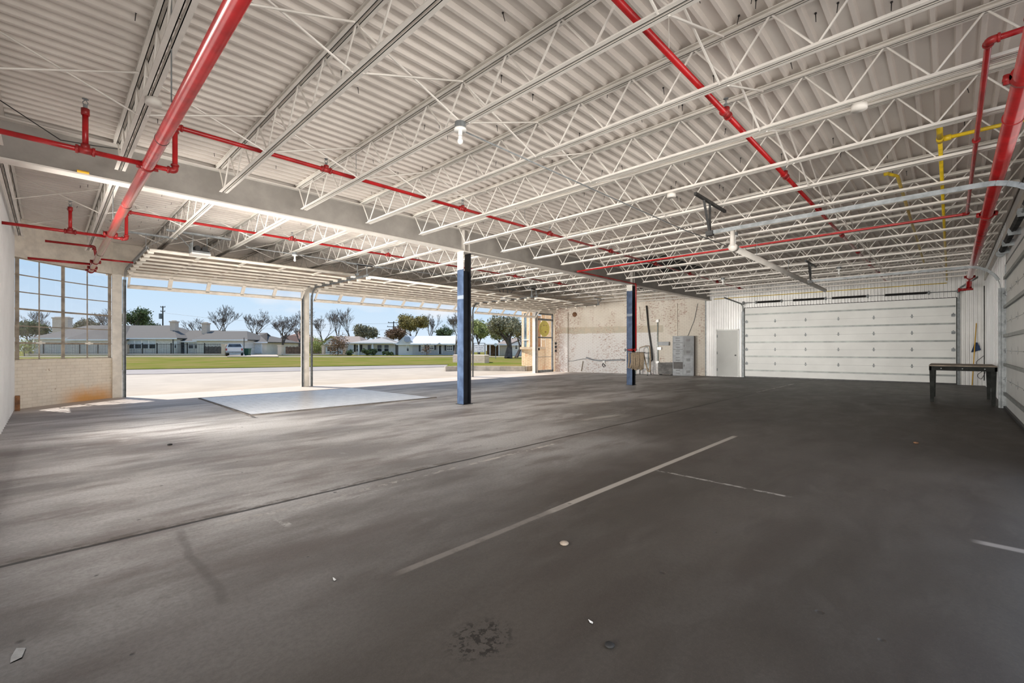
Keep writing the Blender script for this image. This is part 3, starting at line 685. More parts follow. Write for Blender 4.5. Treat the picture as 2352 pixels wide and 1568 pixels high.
def branch(Yb, xend, heads, lab, rx, xw=-0.48, zl=3.10, xe=0.92, zt=3.565, y_sag=0):
    b = thing('sprinkler_branch', lab, 'pipe', (MX, Yb, zl), 'red sprinkler branch pipes'); r = 0.024
    pipe(b, [(xw,Yb,zl),(MX-0.05,Yb,zl)], r); pipe(b, [(MX+0.05,Yb,zl),(xe,Yb,zl),(xe,Yb,zt),(xend,Yb,zt)], r)
    elbow(b, (xe,Yb,zl), (0,Yb,zl), (xe,Yb,zt), r); elbow(b, (xe,Yb,zt), (xe,Yb,zl), (9,Yb,zt), r)
    teefit(b, (rx,Yb,zl), (1,0,0), r*1.05, (0,0,1)); pipe(b, [(rx,Yb,zl+0.03),(rx,Yb,zl+0.34)], r*0.95, name='riser')
    MB().disc((rx,Yb,zl+0.36),(0,0,1),r*1.3,0.06,10).build('riser_cap', M['red_dark'], b, True); head(b, (rx,Yb,zl+0.39))
    for hx in heads:
        teefit(b, (hx,Yb,zt), (1,0,0), r, (0,0,1)); head(b, (hx,Yb,zt+0.05))
    for k in range(3): MB().tube([(xe+2.0+k*3.4,Yb,zt+0.02),(xe+2.0+k*3.4,Yb,DECK)], 0.004, 5).build('hanger_rod', M['galv'], b)
    return b
branch(5.80, 19.0, [2.51+2.28*k for k in range(8)], 'red sprinkler branch in front of the girder, rising from a clamp on the thick pipe', 0.24)
branch(10.0, 13.6, [3.6+2.28*k for k in range(5)], 'red sprinkler branch behind the girder, rising from a clamp on the thick pipe', 0.24, xe=0.92)
b = thing('sprinkler_branch', 'short red sprinkler branch above the corner window beside the end of the thick pipe', 'pipe', (MX, 13.3, 3.1), 'red sprinkler branch pipes')
pipe(b, [(-0.30,13.55,3.10),(MX-0.06,13.55,3.10)], 0.026); pipe(b, [(MX+0.02,13.1,3.13),(MX-0.02,13.1,3.42),(-0.05,13.1,3.42)], 0.024)
pipe(b, [(MX+0.06,12.9,3.14),(1.30,12.9,3.14)], 0.02); elbow(b, (MX-0.02,13.1,3.42), (MX-0.02,13.1,3.0), (-1,13.1,3.42), 0.024)

# branch near the garage side wall
b = thing('sprinkler_branch', 'red sprinkler branch crossing the joists on the garage side with black upright heads', 'pipe', (1, 1.61, 3.6), 'red sprinkler branch pipes')
pipe(b, [(1.2,1.61,3.60),(20.6,1.61,3.60)], 0.026)
for k in range(8):
    hx = 2.48 + 2.25*k; teefit(b, (hx,1.61,3.60), (1,0,0), 0.026, (0,0,1)); head(b, (hx,1.61,3.66))
for hx in (3.45,5.6,7.8,10.0,12.3): MB().tube([(hx,1.61,3.62),(hx,1.61,DECK)], 0.004, 5).build('hanger_rod', M['white_steel'], b)
# thin line that drops down the second column
b = thing('sprinkler_feed', 'thin red pipe along the girder dropping down the far blue column', 'pipe', (13.9, 7.6, 3.4))
pth = [(4.73,-0.42,3.47),(4.73,-0.20,3.47),(10.56,-0.20,3.47),(10.56,7.66,3.455),(13.93,7.66,3.44),(13.93,7.66,1.22)]
pipe(b, pth, 0.021, br=0.06); elbow(b, pth[1], pth[0], pth[2], 0.021); elbow(b, pth[2], pth[1], pth[3], 0.021); elbow(b, pth[3], pth[2], pth[4], 0.021); elbow(b, pth[4], pth[3], pth[5], 0.021)
m = MB().disc((6.9,-0.20,3.47),(1,0,0),0.034,0.03,14); m.build('pipe_joint', M['red_dark'], b, True)
# big pipe above the garage side
RX = 18.8; b = thing('sprinkler_main', 'thick red pipe beside the garage side wall, ending in a clamped elbow', 'pipe', (RX, -0.40, 3.28))
pipe(b, [(0.2,-0.40,3.28),(RX,-0.40,3.28),(RX+0.2,-0.40,3.02)], 0.066, 'red_gloss', n=24, br=0.14)
for xx in (5.05, 9.9, 18.2): coupling(b, (xx,-0.40,3.28), (1,0,0), 0.072)
for xx in (4.2, 5.9): MB().disc((xx,-0.40,3.28),(1,0,0),0.075,0.007,24).build('pipe_joint', M['red_dark'], b, True)
m = MB().disc((RX+0.2,-0.40,3.0),(0,0,1),0.09,0.05,18); m.disc((RX+0.2,-0.27,3.0),(0,1,0),0.04,0.14,10); m.disc((RX+0.2,-0.19,3.0),(0,1,0),0.06,0.04,12); m.build('end_cap', M['red_dark'], b, True)
# yellow gas lines
b = thing('gas_pipe', 'yellow gas pipe with a tee running over the hall beside the thick red pipe', 'pipe', (6.4, 0.08, 3.55), 'yellow gas pipes')
pipe(b, [(6.8,0.08,3.56),(21.2,0.08,3.56)], 0.020, 'yellow'); pipe(b, [(6.87,0.08,3.56),(6.38,0.08,3.565)], 0.027, 'yellow', name='pipe_stub'); pipe(b, [(6.87,0.06,3.56),(6.87,-0.8,3.56)], 0.020, 'yellow')
m = MB().disc((6.87,0.08,3.56),(1,0,0),0.032,0.11,12); m.disc((6.87,0.02,3.56),(0,1,0),0.032,0.06,12); m.build('tee_fitting', M['yellow'], b, True)
b = thing('gas_pipe', 'slim yellow gas pipe starting mid ceiling with a short elbow', 'pipe', (8, 0.51, 3.55), 'yellow gas pipes')
pipe(b, [(7.75,0.62,3.58),(8.0,0.51,3.58),(16.5,0.51,3.58)], 0.020, 'yellow'); m = MB().disc((7.78,0.61,3.58),(0,1,0),0.03,0.05,10); m.build('pipe_cap', M['yellow'], b, True)
b = thing('gas_pipe', 'thin yellow gas pipe along the top of the corrugated far wall', 'pipe', TF((4,0.1,3.58)), 'yellow gas pipes')
MB(TF).tube([(1.0,0.10,3.52),(4.0,0.10,3.50),(8.6,0.10,3.47)], 0.014, 8).build('pipe', M['yellow'], b, True)
# white exhaust tube
b = thing('exhaust_tube', 'long round white tube hanging from the joists in front of the far garage door', 'tube', (9.0, 2.92, 3.15))
MB().tube([(9.05,2.92,3.14),(17.6,2.92,3.14)], 0.058, 16).build('tube', M['white_steel'], b, True)
m = MB().disc((8.98,2.92,3.15),(1,0,0),0.075,0.14,16); m.disc((8.92,2.92,3.32),(0,0,1),0.045,0.30,14,0.04); m.build('tube_head', M['white_steel'], b, True)
for xx in (10.4, 13.0, 15.6): MB().tube([(xx,2.92,3.19),(xx,2.92,BZ)], 0.005, 5).build('hanger_rod', M['galv'], b)
# electrical conduits
single('conduit', MB().tube([(2.93,3.54,3.455),(5.2,3.54,3.45),(8.2,3.54,3.45),(13,3.3,3.46)], 0.009, 6), M['galv'], 'thin grey conduit strung from the bare bulb across the joists', 'conduit', None, True)
single('conduit', MB().tube([(3.0,11.0,3.46),(6.0,11.0,3.44),(12,10.8,3.46),(17,10.4,3.46)], 0.010, 6), M['galv'], 'thin grey conduit strung above the open street doors', 'conduit', None, True)
single('cable', MB().tube([(-0.45,7.0,3.86),(0.1,7.5,3.70),(0.4,7.66,3.78),(0.75,7.70,3.84)], 0.006, 5), M['dark_metal'], 'loose dark cable sagging along the girder by the side wall', 'cable')
# bare bulbs
def bulb(x, y, z, lab):
    b = thing('ceiling_bulb', lab, 'light bulb', (x, y, z), 'bare bulbs under the joists')
    m = MB().disc((x,y,z+0.03),(0,0,1),0.055,0.06,12); m.build('junction_box', M['galv'], b)
    m = MB().disc((x,y,z-0.012),(0,0,1),0.062,0.02,16); m.disc((x,y,z-0.05),(0,0,1),0.018,0.06,12,0.024); m.build('lamp_holder', M['bulb'], b, True)
    m = MB().sphere((x,y,z-0.125),0.029,14,9,1.15); m.disc((x,y,z-0.09),(0,0,1),0.02,0.04,12); m.build('bulb_glass', M['bulb'], b, True)
for x, y, lab in ((2.86,3.50,'bare bulb hanging from the joist nearest the camera'), (9.3,3.0,'bare bulb beside the white exhaust tube'),
                  (4.02,11.0,'bare bulb above the first street door'), (15.2,2.2,'bare bulb near the far garage door'), (15.0,5.2,'bare bulb between the far column and the far garage door')):
    bulb(x, y, 3.44, lab)
def puck(x, y, lab, z=3.47):
    single('smoke_detector', MB().disc((x,y,z),(0,0,1),0.062,0.05,18), M['white_steel'], lab, 'smoke detector', 'round detectors under the joists', True)
puck(0.66, 5.15, 'round grey detector on the joist beside the thick red pipe'); puck(5.2, 0.6, 'round white detector on a joist near the yellow tee'); puck(6.3, 2.9, 'round white detector beside the track hanger')
single('screwdriver', MB().disc((0.3,GY-0.106,GZ0+0.036),(1,0,0),0.016,0.11,10), M['plastic_yellow'], 'yellow handled screwdriver lying on the girder flange', 'screwdriver')

# ================================================================== OPEN STREET DOORS
def track_path(x, y_in, z_top, yv, r=0.38, z0=0.0):
    pts = [(x, yv, z0), (x, yv, z_top-r)]
    for k in range(1, 8):
        a = PI/2*k/8; pts.append((x, yv - r*(1-math.cos(a)), z_top - r + r*math.sin(a)))
    pts += [(x, yv-r, z_top), (x, y_in, z_top)]; return pts
def channel(mb, pts, w=0.05, t_=0.012, side=1, T=None):
    for a, b in zip(pts, pts[1:]):
        mb.bar(a, b, t_, w)
        a2 = (a[0]+side*0.028, a[1], a[2]); b2 = (b[0]+side*0.028, b[1], b[2])
        mb.bar((a2[0], a2[1], a2[2]), (b2[0], b2[1], b2[2]), 0.012, w*0.5)
    return mb
def open_door(n, x0, x1, panes):
    d = thing('door_%d' % n, None, None, ((x0+x1)/2, 15.2, 0)); d['kind'] = 'structure'
    for xs, sd in ((x0, 1), (x1, -1)):
        m = MB(); channel(m, track_path(xs, 11.35, 3.24, 15.14), 0.06, 0.012, sd); m.build('track', M['galv'], d)
    xa, xb = x0+0.06, x1-0.06; secs = 6; ya = 11.50; L = (14.72-ya)/secs
    for k in range(secs):
        s0 = ya + k*L; s1 = s0 + L - 0.008
        MB().box(xa, xb, s0, s1, 3.215, 3.25).build('door_section', M['wood_section'], d)
        MB().box(xa, xb, s1-0.028, s1, 3.175, 3.215).build('strut', M['cream_steel'], d)
        nh = panes
        m = MB()
        for h in range(1, nh):
            hx = xa + (xb-xa)*h/nh; m.box(hx-0.03, hx+0.03, s1-0.08, s1+0.03, 3.168, 3.18)
            if k == 0: m.box(hx-0.03, hx+0.03, s0, s1, 3.195, 3.215)
        m.build('hinge', M['cream_steel'], d)
    m = MB(); m.tube([(xa, 11.46, 3.215), (xb, 11.46, 3.215)], 0.035, 10); m.build('end_rail', M['cream_steel'], d, True)
    # glazed bottom section, tilted in the curve of the track
    A = Vector((0, 14.76, 3.16)); B = Vector((0, 15.12, 2.80)); dv = (B-A); nn = Vector((0, dv.z, -dv.y)).normalized()*0.02
    g = thing('glazed_section', None, None, (0,0,0)); g.parent = d; g.location = -woff(d)
    def slab(xl, xr, f0, f1, mb):
        a = A + dv*f0; b = A + dv*f1
        vs = [(xl,*(a-nn)[1:]),(xr,*(a-nn)[1:]),(xr,*(b-nn)[1:]),(xl,*(b-nn)[1:]),(xl,*(a+nn)[1:]),(xr,*(a+nn)[1:]),(xr,*(b+nn)[1:]),(xl,*(b+nn)[1:])]
        mb._add(vs, [(0,3,2,1),(4,5,6,7),(0,1,5,4),(1,2,6,5),(2,3,7,6),(3,0,4,7)])
    m = MB(); slab(xa, xb, 0, 0.16, m); slab(xa, xb, 0.80, 1.0, m)
    for h in range(panes+1):
        hx = xa + (xb-xa)*h/panes; slab(max(xa, hx-0.045), min(xb, hx+0.045), 0.1, 0.9, m)
    m.build('sash', M['cream_steel'], g)
    for h in range(panes):
        q = MB(); l = xa + (xb-xa)*h/panes; r_ = xa + (xb-xa)*(h+1)/panes; a = A + dv*0.1; b = A + dv*0.85
        q.quad((l,a.y,a.z),(r_,a.y,a.z),(r_,b.y,b.z),(l,b.y,b.z)); q.build('pane', M['glass'], g)
    for xs in (xa, xb):                              # end plates with rollers
        m = MB(); s = 1 if xs == xa else -1
        m.box(xs, xs+s*0.10, 14.74, 15.10, 3.12, 3.16)
        for k in range(secs+1): m.box(xs-s*0.02, xs+s*0.07, ya+k*L-0.05, ya+k*L+0.05, 3.15, 3.19); m.disc((xs-s*0.02, ya+k*L, 3.20), (1,0,0), 0.025, 0.03, 8)
        m.build('roller_bracket', M['cream_steel'], d)
    for xs in (x0, x1):
        m = MB(); m.bar((xs, 11.42, 3.26), (xs, 11.42, 3.52), 0.035, 0.005); m.bar((xs, 11.42, 3.26), (xs+0.35, 11.42, 3.52), 0.035, 0.005); m.bar((xs-0.3,11.42,3.51),(xs+0.5,11.42,3.51),0.035,0.035)
        m.build('track_hanger', M['galv'], d)
    return d
M['wood_section'] = paint('weathered beige door section', (0.30, 0.235, 0.175), 0.75, 0, 0.35, 2.2)
open_door(2, 1.345, 5.79, 5); open_door(3, 6.06, 12.82, 8); open_door(4, 13.08, 17.32, 5)
# door operators under the joists
def opener(x, y, lab):
    b = thing('door_opener', lab, 'door opener', (x, y, 3.2), 'garage door openers')
    MB().box(x-0.16, x+0.16, y-0.13, y+0.15, 3.14, 3.17).build('cover', M['white_steel'], b)
    m = MB().box(x-0.16, x+0.16, y-0.1, y+0.13, 3.17, 3.21); m.box(x-0.17,x-0.155,y-0.18,y+0.1,3.17,3.36); m.build('housing', M['galv'], b)
    m = MB().disc((x-0.06,y,3.27),(0,1,0),0.055,0.2,12); m.disc((x+0.07,y,3.27),(0,1,0),0.05,0.18,12); m.box(x-0.14,x+0.15,y-0.08,y+0.08,3.21,3.24); m.build('motor', M['black'], b)
    m = MB()
    for s in (-1,1): m.bar((x+s*0.12,y,3.2),(x+s*0.12,y,3.56),0.04,0.004); m.bar((x+s*0.12,y,3.22),(x+s*0.42,y,3.56),0.04,0.004)
    m.bar((x-0.55,y,3.56),(x+0.55,y,3.56),0.04,0.04); m.build('hanger_strap', M['galv'], b)
opener(2.15, 10.95, 'grey door opener motor hanging over the first street door'); opener(12.3, 12.3, 'dark door opener motor hanging over the street doors behind the far column')

# ================================================================== CLOSED GARAGE DOORS
M['joint_line'] = paint('section joint', (0.45,0.46,0.45), 0.6, 0, 0.05, 2)
def closed_door(n, T, w, h, cols, loc, seal='black'):
    d = thing('door_%d' % n, None, None, loc); d['kind'] = 'structure'
    nsec = 5; sh = h/nsec
    for k in range(nsec):
        MB(T).box(0, w, -0.03, 0.012, k*sh, (k+1)*sh).build('door_section', M['door_white'], d)
        zc = k*sh + sh*0.52
        m = MB(T); m.box(0.02, w-0.02, 0.012, 0.05, zc-0.022, zc-0.016); m.box(0.02, w-0.02, 0.044, 0.052, zc-0.03, zc+0.03); m.box(0.02, w-0.02, 0.012, 0.05, zc+0.016, zc+0.022)
        m.build('strut', M['strut_grey'], d)
    for k in range(1, nsec):
        for c in range(cols+1):
            x = 0.07 + (w-0.14)*c/cols; z = k*sh; m = MB(T)
            m.tube([(x-0.05,0.03,z),(x+0.05,0.03,z)], 0.008, 6)
            m._add([(x-0.028,0.013,z+0.012),(x+0.028,0.013,z+0.012),(x+0.012,0.018,z+0.085),(x-0.012,0.018,z+0.085)], [(0,1,2,3)])
            m._add([(x-0.028,0.013,z-0.012),(x+0.028,0.013,z-0.012),(x+0.018,0.018,z-0.055),(x-0.018,0.018,z-0.055)], [(3,2,1,0)])
            if c in (0, cols):
                s = -1 if c == 0 else 1; m.disc((x+s*0.10,0.05,z),(1,0,0),0.024,0.02,10); m.tube([(x,0.05,z),(x+s*0.10,0.05,z)],0.007,6); m.box(x-0.05,x+0.05,0.012,0.03,z-0.05,z+0.05)
            m.build('hinge', M['galv'], d)
    m = MB(T); m.box(0.0, w, 0.012, 0.05, 0.0, 0.05); m.build('bottom_seal', M['dark_metal'], d)
    m = MB(T)
    m.box(-0.02, w+0.02, -0.03, 0.02, h, h+0.025); m.box(-0.03, 0.0, -0.03, 0.03, 0, h); m.box(w, w+0.03, -0.03, 0.03, 0, h); m.build('weather_seal', M[seal], d)
    m = MB(T)
    for k in range(1, nsec): m.box(0, w, 0.012, 0.014, k*sh-0.004, k*sh+0.004)
    m.build('section_joint', M['joint_line'], d)
    return d
def side_track(par, T, xs, sd, h, length, wide=0.10, r=0.55, ht=None):
    ht = ht or h
    pts = [(xs,0.09,0),(xs,0.09,ht-r)]
    for k in range(1,9): a = PI/2*k/9; pts.append((xs, 0.09 + r*(1-math.cos(a)), ht-r+r*math.sin(a)))
    pts += [(xs,0.09+r,ht),(xs,0.09+length,ht)]
    m = MB(T)
    for a, b in zip(pts, pts[1:]): m.bar(a, b, 0.012, 0.055); m.bar((a[0]+sd*0.03,a[1],a[2]), (b[0]+sd*0.03,b[1],b[2]), 0.010, 0.03)
    m.build('track', M['galv'], par)
    m = MB(T); m.box(xs-0.006, xs+0.006, 0.0, wide, 0, ht-r); m.box(min(xs, xs-sd*0.07), max(xs, xs-sd*0.07), 0.0, 0.012, 0, ht-r+0.1); m.build('track_angle', M['galv'], par)
def springs(par, T, x0, x1, z, segs, y=0.10):
    MB(T).tube([(x0,y,z),(x1,y,z)], 0.014, 8).build('torsion_shaft', M['galv'], par, True)
    for (a, b) in segs:
        m = MB(T); n_ = int((b-a)/0.016); pts = []
        for k in range(n_*6): an = 2*PI*k/6; pts.append((a+(b-a)*k/(n_*6), y+0.042*math.cos(an), z+0.042*math.sin(an)))
        m.tube(pts, 0.0085, 4, cap=False); m.build('torsion_spring', M['dark_metal'], par)
    m = MB(T)
    for x in [s[0]-0.04 for s in segs] + [segs[-1][1]+0.05]: m.box(x-0.012, x+0.012, 0.0, y+0.05, z-0.06, z+0.06); m.disc((x,y,z),(1,0,0),0.06,0.04,12)
    m.disc((x0+0.06,y,z),(1,0,0),0.07,0.06,16); m.disc((x1-0.06,y,z),(1,0,0),0.07,0.06,16); m.build('spring_bracket', M['galv'], par)
def track_hang(par, T, xs, yy, z):
    m = MB(T); m.bar((xs,yy,z-0.03),(xs,yy,BZ-0.01),0.035,0.006); m.bar((xs,yy,z-0.03),(xs-0.25,yy,BZ-0.01),0.035,0.006); m.bar((xs-0.55,yy,BZ-0.02),(xs+0.65,yy,BZ-0.02),0.04,0.04); m.box(xs-0.04,xs+0.04,yy-0.05,yy+0.05,z-0.05,z+0.02)
    m.build('track_hanger', M['dark_metal'], par)
GW = GD1-GD0
TG = frame(*TF((GD0,0,0))[:2], FA); fd = closed_door(5, TG, GW, GDH, 6, TG((GW/2,0,0)))
side_track(fd, TG, -0.06, 1, GDH, 3.2, 0.10, 0.5, 3.30); side_track(fd, TG, GW+0.06, -1, GDH, 3.4, 0.10, 0.4, 3.16)
springs(fd, TG, -0.1, GW+0.1, 3.22, ((0.75,1.9),(2.45,3.5),(3.75,4.8),(5.25,6.1)))
TN = frame(7.06, -0.85, 0.0); nd = closed_door(6, TN, 6.86, 3.0, 6, (10.5,-0.85,0), 'galv')
side_track(nd, TN, -0.02, 1, 3.0, 3.45, 0.10, 0.5, 3.02); side_track(nd, TN, 6.90, -1, 3.0, 3.45, 0.12, 0.5, 3.02)
springs(nd, TN, 0.2, 6.8, 3.22, ((1.0,2.2),(2.8,4.0),(4.3,5.2),(5.45,6.3)))
for xs in (-0.02, 6.90): track_hang(nd, TN, xs, 3.48, 3.02)

# personnel door in the far wall
s0, _ = fw(1698, 864); s1, _ = fw(1645, 864)
TD = frame(*TF((s0,0,0))[:2], FA); W = s1-s0
d7 = thing('door_7', None, None, TD((W/2,0,0))); d7['kind'] = 'structure'
m = MB(TD); m.box(0,0.05,0.0,0.06,0,2.10); m.box(W-0.05,W,0.0,0.06,0,2.10); m.box(0,W,0.0,0.06,2.05,2.10); m.build('door_frame', M['door_white'], d7)
MB(TD).box(0.055,W-0.055,0.02,0.05,0.02,2.045).build('door_leaf', M['blind2'] if 'blind2' in M else M['door_grey'] if 'door_grey' in M else paint('pale grey door paint',(0.60,0.61,0.59),0.5,0,0.04,1), d7)
m = MB(TD).disc((0.14,0.08,0.95),(0,1,0),0.03,0.06,12); m.build('door_handle', M['dark_metal'], d7)
m = MB(TD)
for z in (0.3,1.05,1.8): m.box(W-0.075,W-0.04,0.05,0.065,z-0.06,z+0.06)
m.build('door_hinge', M['galv'], d7)

# ================================================================== THINGS IN THE HALL
# workbench
tb = thing('workbench', 'low steel framed workbench with a worn plywood top by the garage side wall', 'table', (15.3, -0.2, 0))
X0,X1,Y0,Y1,Z = 14.42,16.25,-0.74,0.36,0.86
MB().box(X0+0.02,X1,Y0,Y1,Z-0.022,Z).build('tabletop', M['wood_grey'], tb)
m = MB(); m.box(X0,X1,Y1-0.045,Y1-0.005,Z-0.12,Z-0.022); m.box(X0,X1,Y0,Y0+0.04,Z-0.12,Z-0.022); m.box(X0,X0+0.04,Y0,Y1-0.01,Z-0.12,Z-0.022); m.box(X1-0.04,X1,Y0,Y1-0.01,Z-0.12,Z-0.022); m.build('apron', M['bench_steel'] if 'bench_steel' in M else paint('dark bench steel',(0.030,0.032,0.030),0.8,0,0.3,6,0,0.12), tb)
bs = bpy.data.materials['dark bench steel']
for lx in (X0+0.01, X1-0.10):
    for ly in (Y0+0.01, Y1-0.10):
        m = MB(); m._add([(lx,ly,Z-0.1),(lx+0.09,ly,Z-0.1),(lx+0.09,ly+0.09,Z-0.1),(lx,ly+0.09,Z-0.1),(lx+0.015,ly+0.015,0),(lx+0.075,ly+0.015,0),(lx+0.075,ly+0.075,0),(lx+0.015,ly+0.075,0)],
            [(0,1,2,3),(7,6,5,4),(0,4,5,1),(1,5,6,2),(2,6,7,3),(3,7,4,0)]); m.build('leg', bs, tb)
m = MB()
for yy in (-0.55,-0.2,0.15): m.disc((X0-0.003,yy,Z-0.07),(1,0,0),0.012,0.008,8)
m.build('bolt', M['galv'], tb)

# locker bank against the brick wall
sL, _ = bw(1592, 862); sR, _ = bw(1570, 862)
LW = 0.92; s0 = hit((BW1.x,BW1.y),BA,1597)[0]; LD = 0.42; LH = 1.82
TL = frame(*TB((s0,0.03,0))[:2], BA)
lk = thing('locker_bank', 'tall grey metal locker bank with small and large doors against the peeling brick wall', 'locker', TL((LW/2,LD/2,0)))
MB(TL).box(0,LW,0,LD-0.02,0.02,LH).build('body', M['locker_dark'], lk)
m = MB(TL)
for x in (0.0, 0.44, LW-0.03): m.box(x, x+0.03, LD-0.02, LD+0.002, 0.0, LH)
for z in (0.0, 0.91, LH-0.03): m.box(0, LW, LD-0.02, LD+0.002, z, z+0.03)
m.build('face_frame', M['locker'], lk)
for k in range(6):                                  # local x runs from the sheet wall to the street; small boxes are on the street side
    z0 = 0.03 + k*0.298; d_ = MB(TL).box(0.475, LW-0.035, LD-0.015, LD+0.008, z0, z0+0.28).build('box_door', M['locker'] if k != 1 else M['locker_dark'], lk)
    m = MB(TL)
    for zz in (0.07, 0.20): m.box(0.60, 0.78, LD+0.008, LD+0.012, z0+zz, z0+zz+0.02)
    m.build('vent', M['locker_dark'], d_)
for k in range(2):
    z0 = 0.04 + k*0.90; d_ = MB(TL).box(0.035, 0.435, LD-0.015, LD+0.008, z0, z0+0.86).build('tall_door', M['locker'] if k == 0 else M['locker_mid'] if 'locker_mid' in M else paint('mid grey locker door',(0.16,0.17,0.18),0.45,0,0.15,5), lk)
    m = MB(TL)
    for zz in (0.10, 0.64):
        for q in range(4): m.box(0.15, 0.32, LD+0.008, LD+0.012, z0+zz+q*0.03, z0+zz+q*0.03+0.015)
    m.box(0.40,0.42,LD+0.008,LD+0.03,z0+0.38,z0+0.48); m.build('vent', M['locker_dark'], d_)
# low grey cabinet next to it
TC = frame(*TB((s0+LW+0.02,0.04,0))[:2], BA)
cb_ = thing('metal_box', 'low dented grey metal box standing beside the locker bank', 'box', TC((0.35,0.2,0)))
m = MB(TC); m._add([(0,0,0.04),(0.66,0,0.04),(0.66,0.36,0.04),(0,0.36,0.04),(0,0,0.60),(0.64,0,0.575),(0.65,0.36,0.58),(0,0.36,0.605)], [(0,3,2,1),(4,5,6,7),(0,1,5,4),(1,2,6,5),(2,3,7,6),(3,0,4,7)])
m.build('body', paint('dented grey steel',(0.16,0.155,0.15),0.6,0.2,0.35,4), cb_)
m = MB(TC); m.box(0.02,0.10,0.05,0.30,0,0.04); m.box(0.54,0.62,0.05,0.30,0,0.04); m.build('foot', M['black'], cb_)

# step ladder leaning near the brick wall
u_l = hit((BW1.x,BW1.y),BA,1486)[0]; TS = frame(*TB((u_l,0.62,0))[:2], BA)
ld = thing('step_ladder', 'folding aluminium step ladder standing in front of the brick wall', 'ladder', TS((0,0,0)))
hw = 0.28
for sx in (-1,1): MB(TS).tube([(sx*hw,0.42,0),(sx*(hw-0.05),0.05,1.06)],0.028,8).build('front_rail', M['aluminium'], ld, True)
for sx in (-1,1): MB(TS).tube([(sx*(hw-0.02),-0.32,0),(sx*(hw-0.07),0.0,0.98)],0.022,8).build('rear_rail', M['galv'], ld, True)
MB(TS).tube(bend([(-hw+0.05,0.05,1.04),(-hw+0.07,-0.02,1.28),(0,-0.04,1.38),(hw-0.07,-0.02,1.28),(hw-0.05,0.05,1.04)],0.15),0.022,8).build('handle', M['aluminium'], ld, True)
for k, z in enumerate((0.27,0.54,0.80)):
    yy = 0.42 - 0.37*z/1.06; MB(TS).box(-hw+0.03,hw-0.03,yy-0.13,yy+0.05,z-0.02,z+0.02).build('step', M['locker'], ld)
MB(TS).box(-hw+0.05,hw-0.05,-0.1,0.06,1.02,1.05).build('tray', M['dark_metal'], ld)
m = MB(TS); m.bar((-hw+0.03,0.33,0.27),(-hw+0.03,-0.24,0.27),0.01,0.02); m.bar((hw-0.03,0.33,0.27),(hw-0.03,-0.24,0.27),0.01,0.02); m.build('brace', M['galv'], ld)
m = MB(TS)
for (x,y) in ((-hw,0.42),(hw,0.42),(-hw+0.02,-0.32),(hw-0.02,-0.32)): m.disc((x,y,0.02),(0,0,1),0.028,0.04,8)
m.build('rubber_foot', M['black'], ld)

# fire hose rack on the second column
hx, hy = 13.93, 7.66
fh = thing('fire_hose_rack', 'folded tan canvas fire hose on a rack fixed to the far blue column', 'fire hose', (hx, hy-0.1, 0.6))
RV = Vector((SN, -CS, 0)); FV = Vector((CS, SN, 0)); Hc = Vector((hx, hy, 0)) - FV*0.14
def hp(r, z, f=0.0): q = Hc + RV*r + FV*f; return (q.x, q.y, z)
m = MB().tube([hp(-0.06,1.22), hp(-0.32,1.20)], 0.024, 10); m.disc(hp(-0.20,1.20), RV, 0.045, 0.10, 12); m.tube([hp(-0.06,1.26),hp(-0.06,1.16)],0.035,10); m.tube([hp(0.0,1.22,0.1),hp(-0.06,1.22)],0.024,10); m.build('valve', M['red_dark'], fh, True)
m = MB().disc(hp(-0.40,1.20), RV, 0.05, 0.03, 14); m.tube([hp(-0.32,1.20),hp(-0.42,1.20)],0.012,8); m.build('valve_wheel', M['galv'], fh, True)
m = MB().tube([hp(-0.33,1.12,-0.02),hp(0.27,1.12,-0.02)],0.010,6); m.tube([hp(0.0,1.12),hp(0.0,1.22)],0.01,6); m.build('rack_bar', M['galv'], fh, True)
m = MB(); nF = 9
for k in range(nF):                                  # folded hose: hanging flat loops side by side
    r0 = -0.17 + 0.36*k/(nF-1); zt_, zb = 1.11, 0.55 + 0.025*math.sin(k*1.7); wv = 0.012*math.sin(k*2.3)
    m.tube([hp(r0-0.010, zb+0.03, -0.06), hp(r0-0.004+wv, 0.85, -0.085), hp(r0, zt_-0.03, -0.06), hp(r0, zt_, -0.02), hp(r0, zt_-0.03, 0.03), hp(r0+wv, 0.85, 0.045), hp(r0+0.010, zb+0.03, 0.03), hp(r0, zb, -0.02), hp(r0-0.010, zb+0.03, -0.06)], 0.0245, 8)
m.build('folded_hose', M['canvas'], fh, True)
m = MB().tube([hp(-0.28,1.14),hp(-0.27,0.85),hp(-0.30,0.60),hp(-0.24,0.58),hp(-0.18,0.80),hp(-0.2,1.08)], 0.028, 8)
m.tube([hp(0.21,1.10),hp(0.28,0.80),hp(0.36,0.48),hp(0.42,0.46),hp(0.44,0.65),hp(0.44,1.0),hp(0.43,1.22),hp(0.41,1.34),hp(0.30,1.34),hp(0.08,1.27)], [0.024,0.024,0.03,0.03,0.03,0.028,0.022,0.018,0.016,0.016], 8)
m.build('loose_hose', M['canvas'], fh, True)

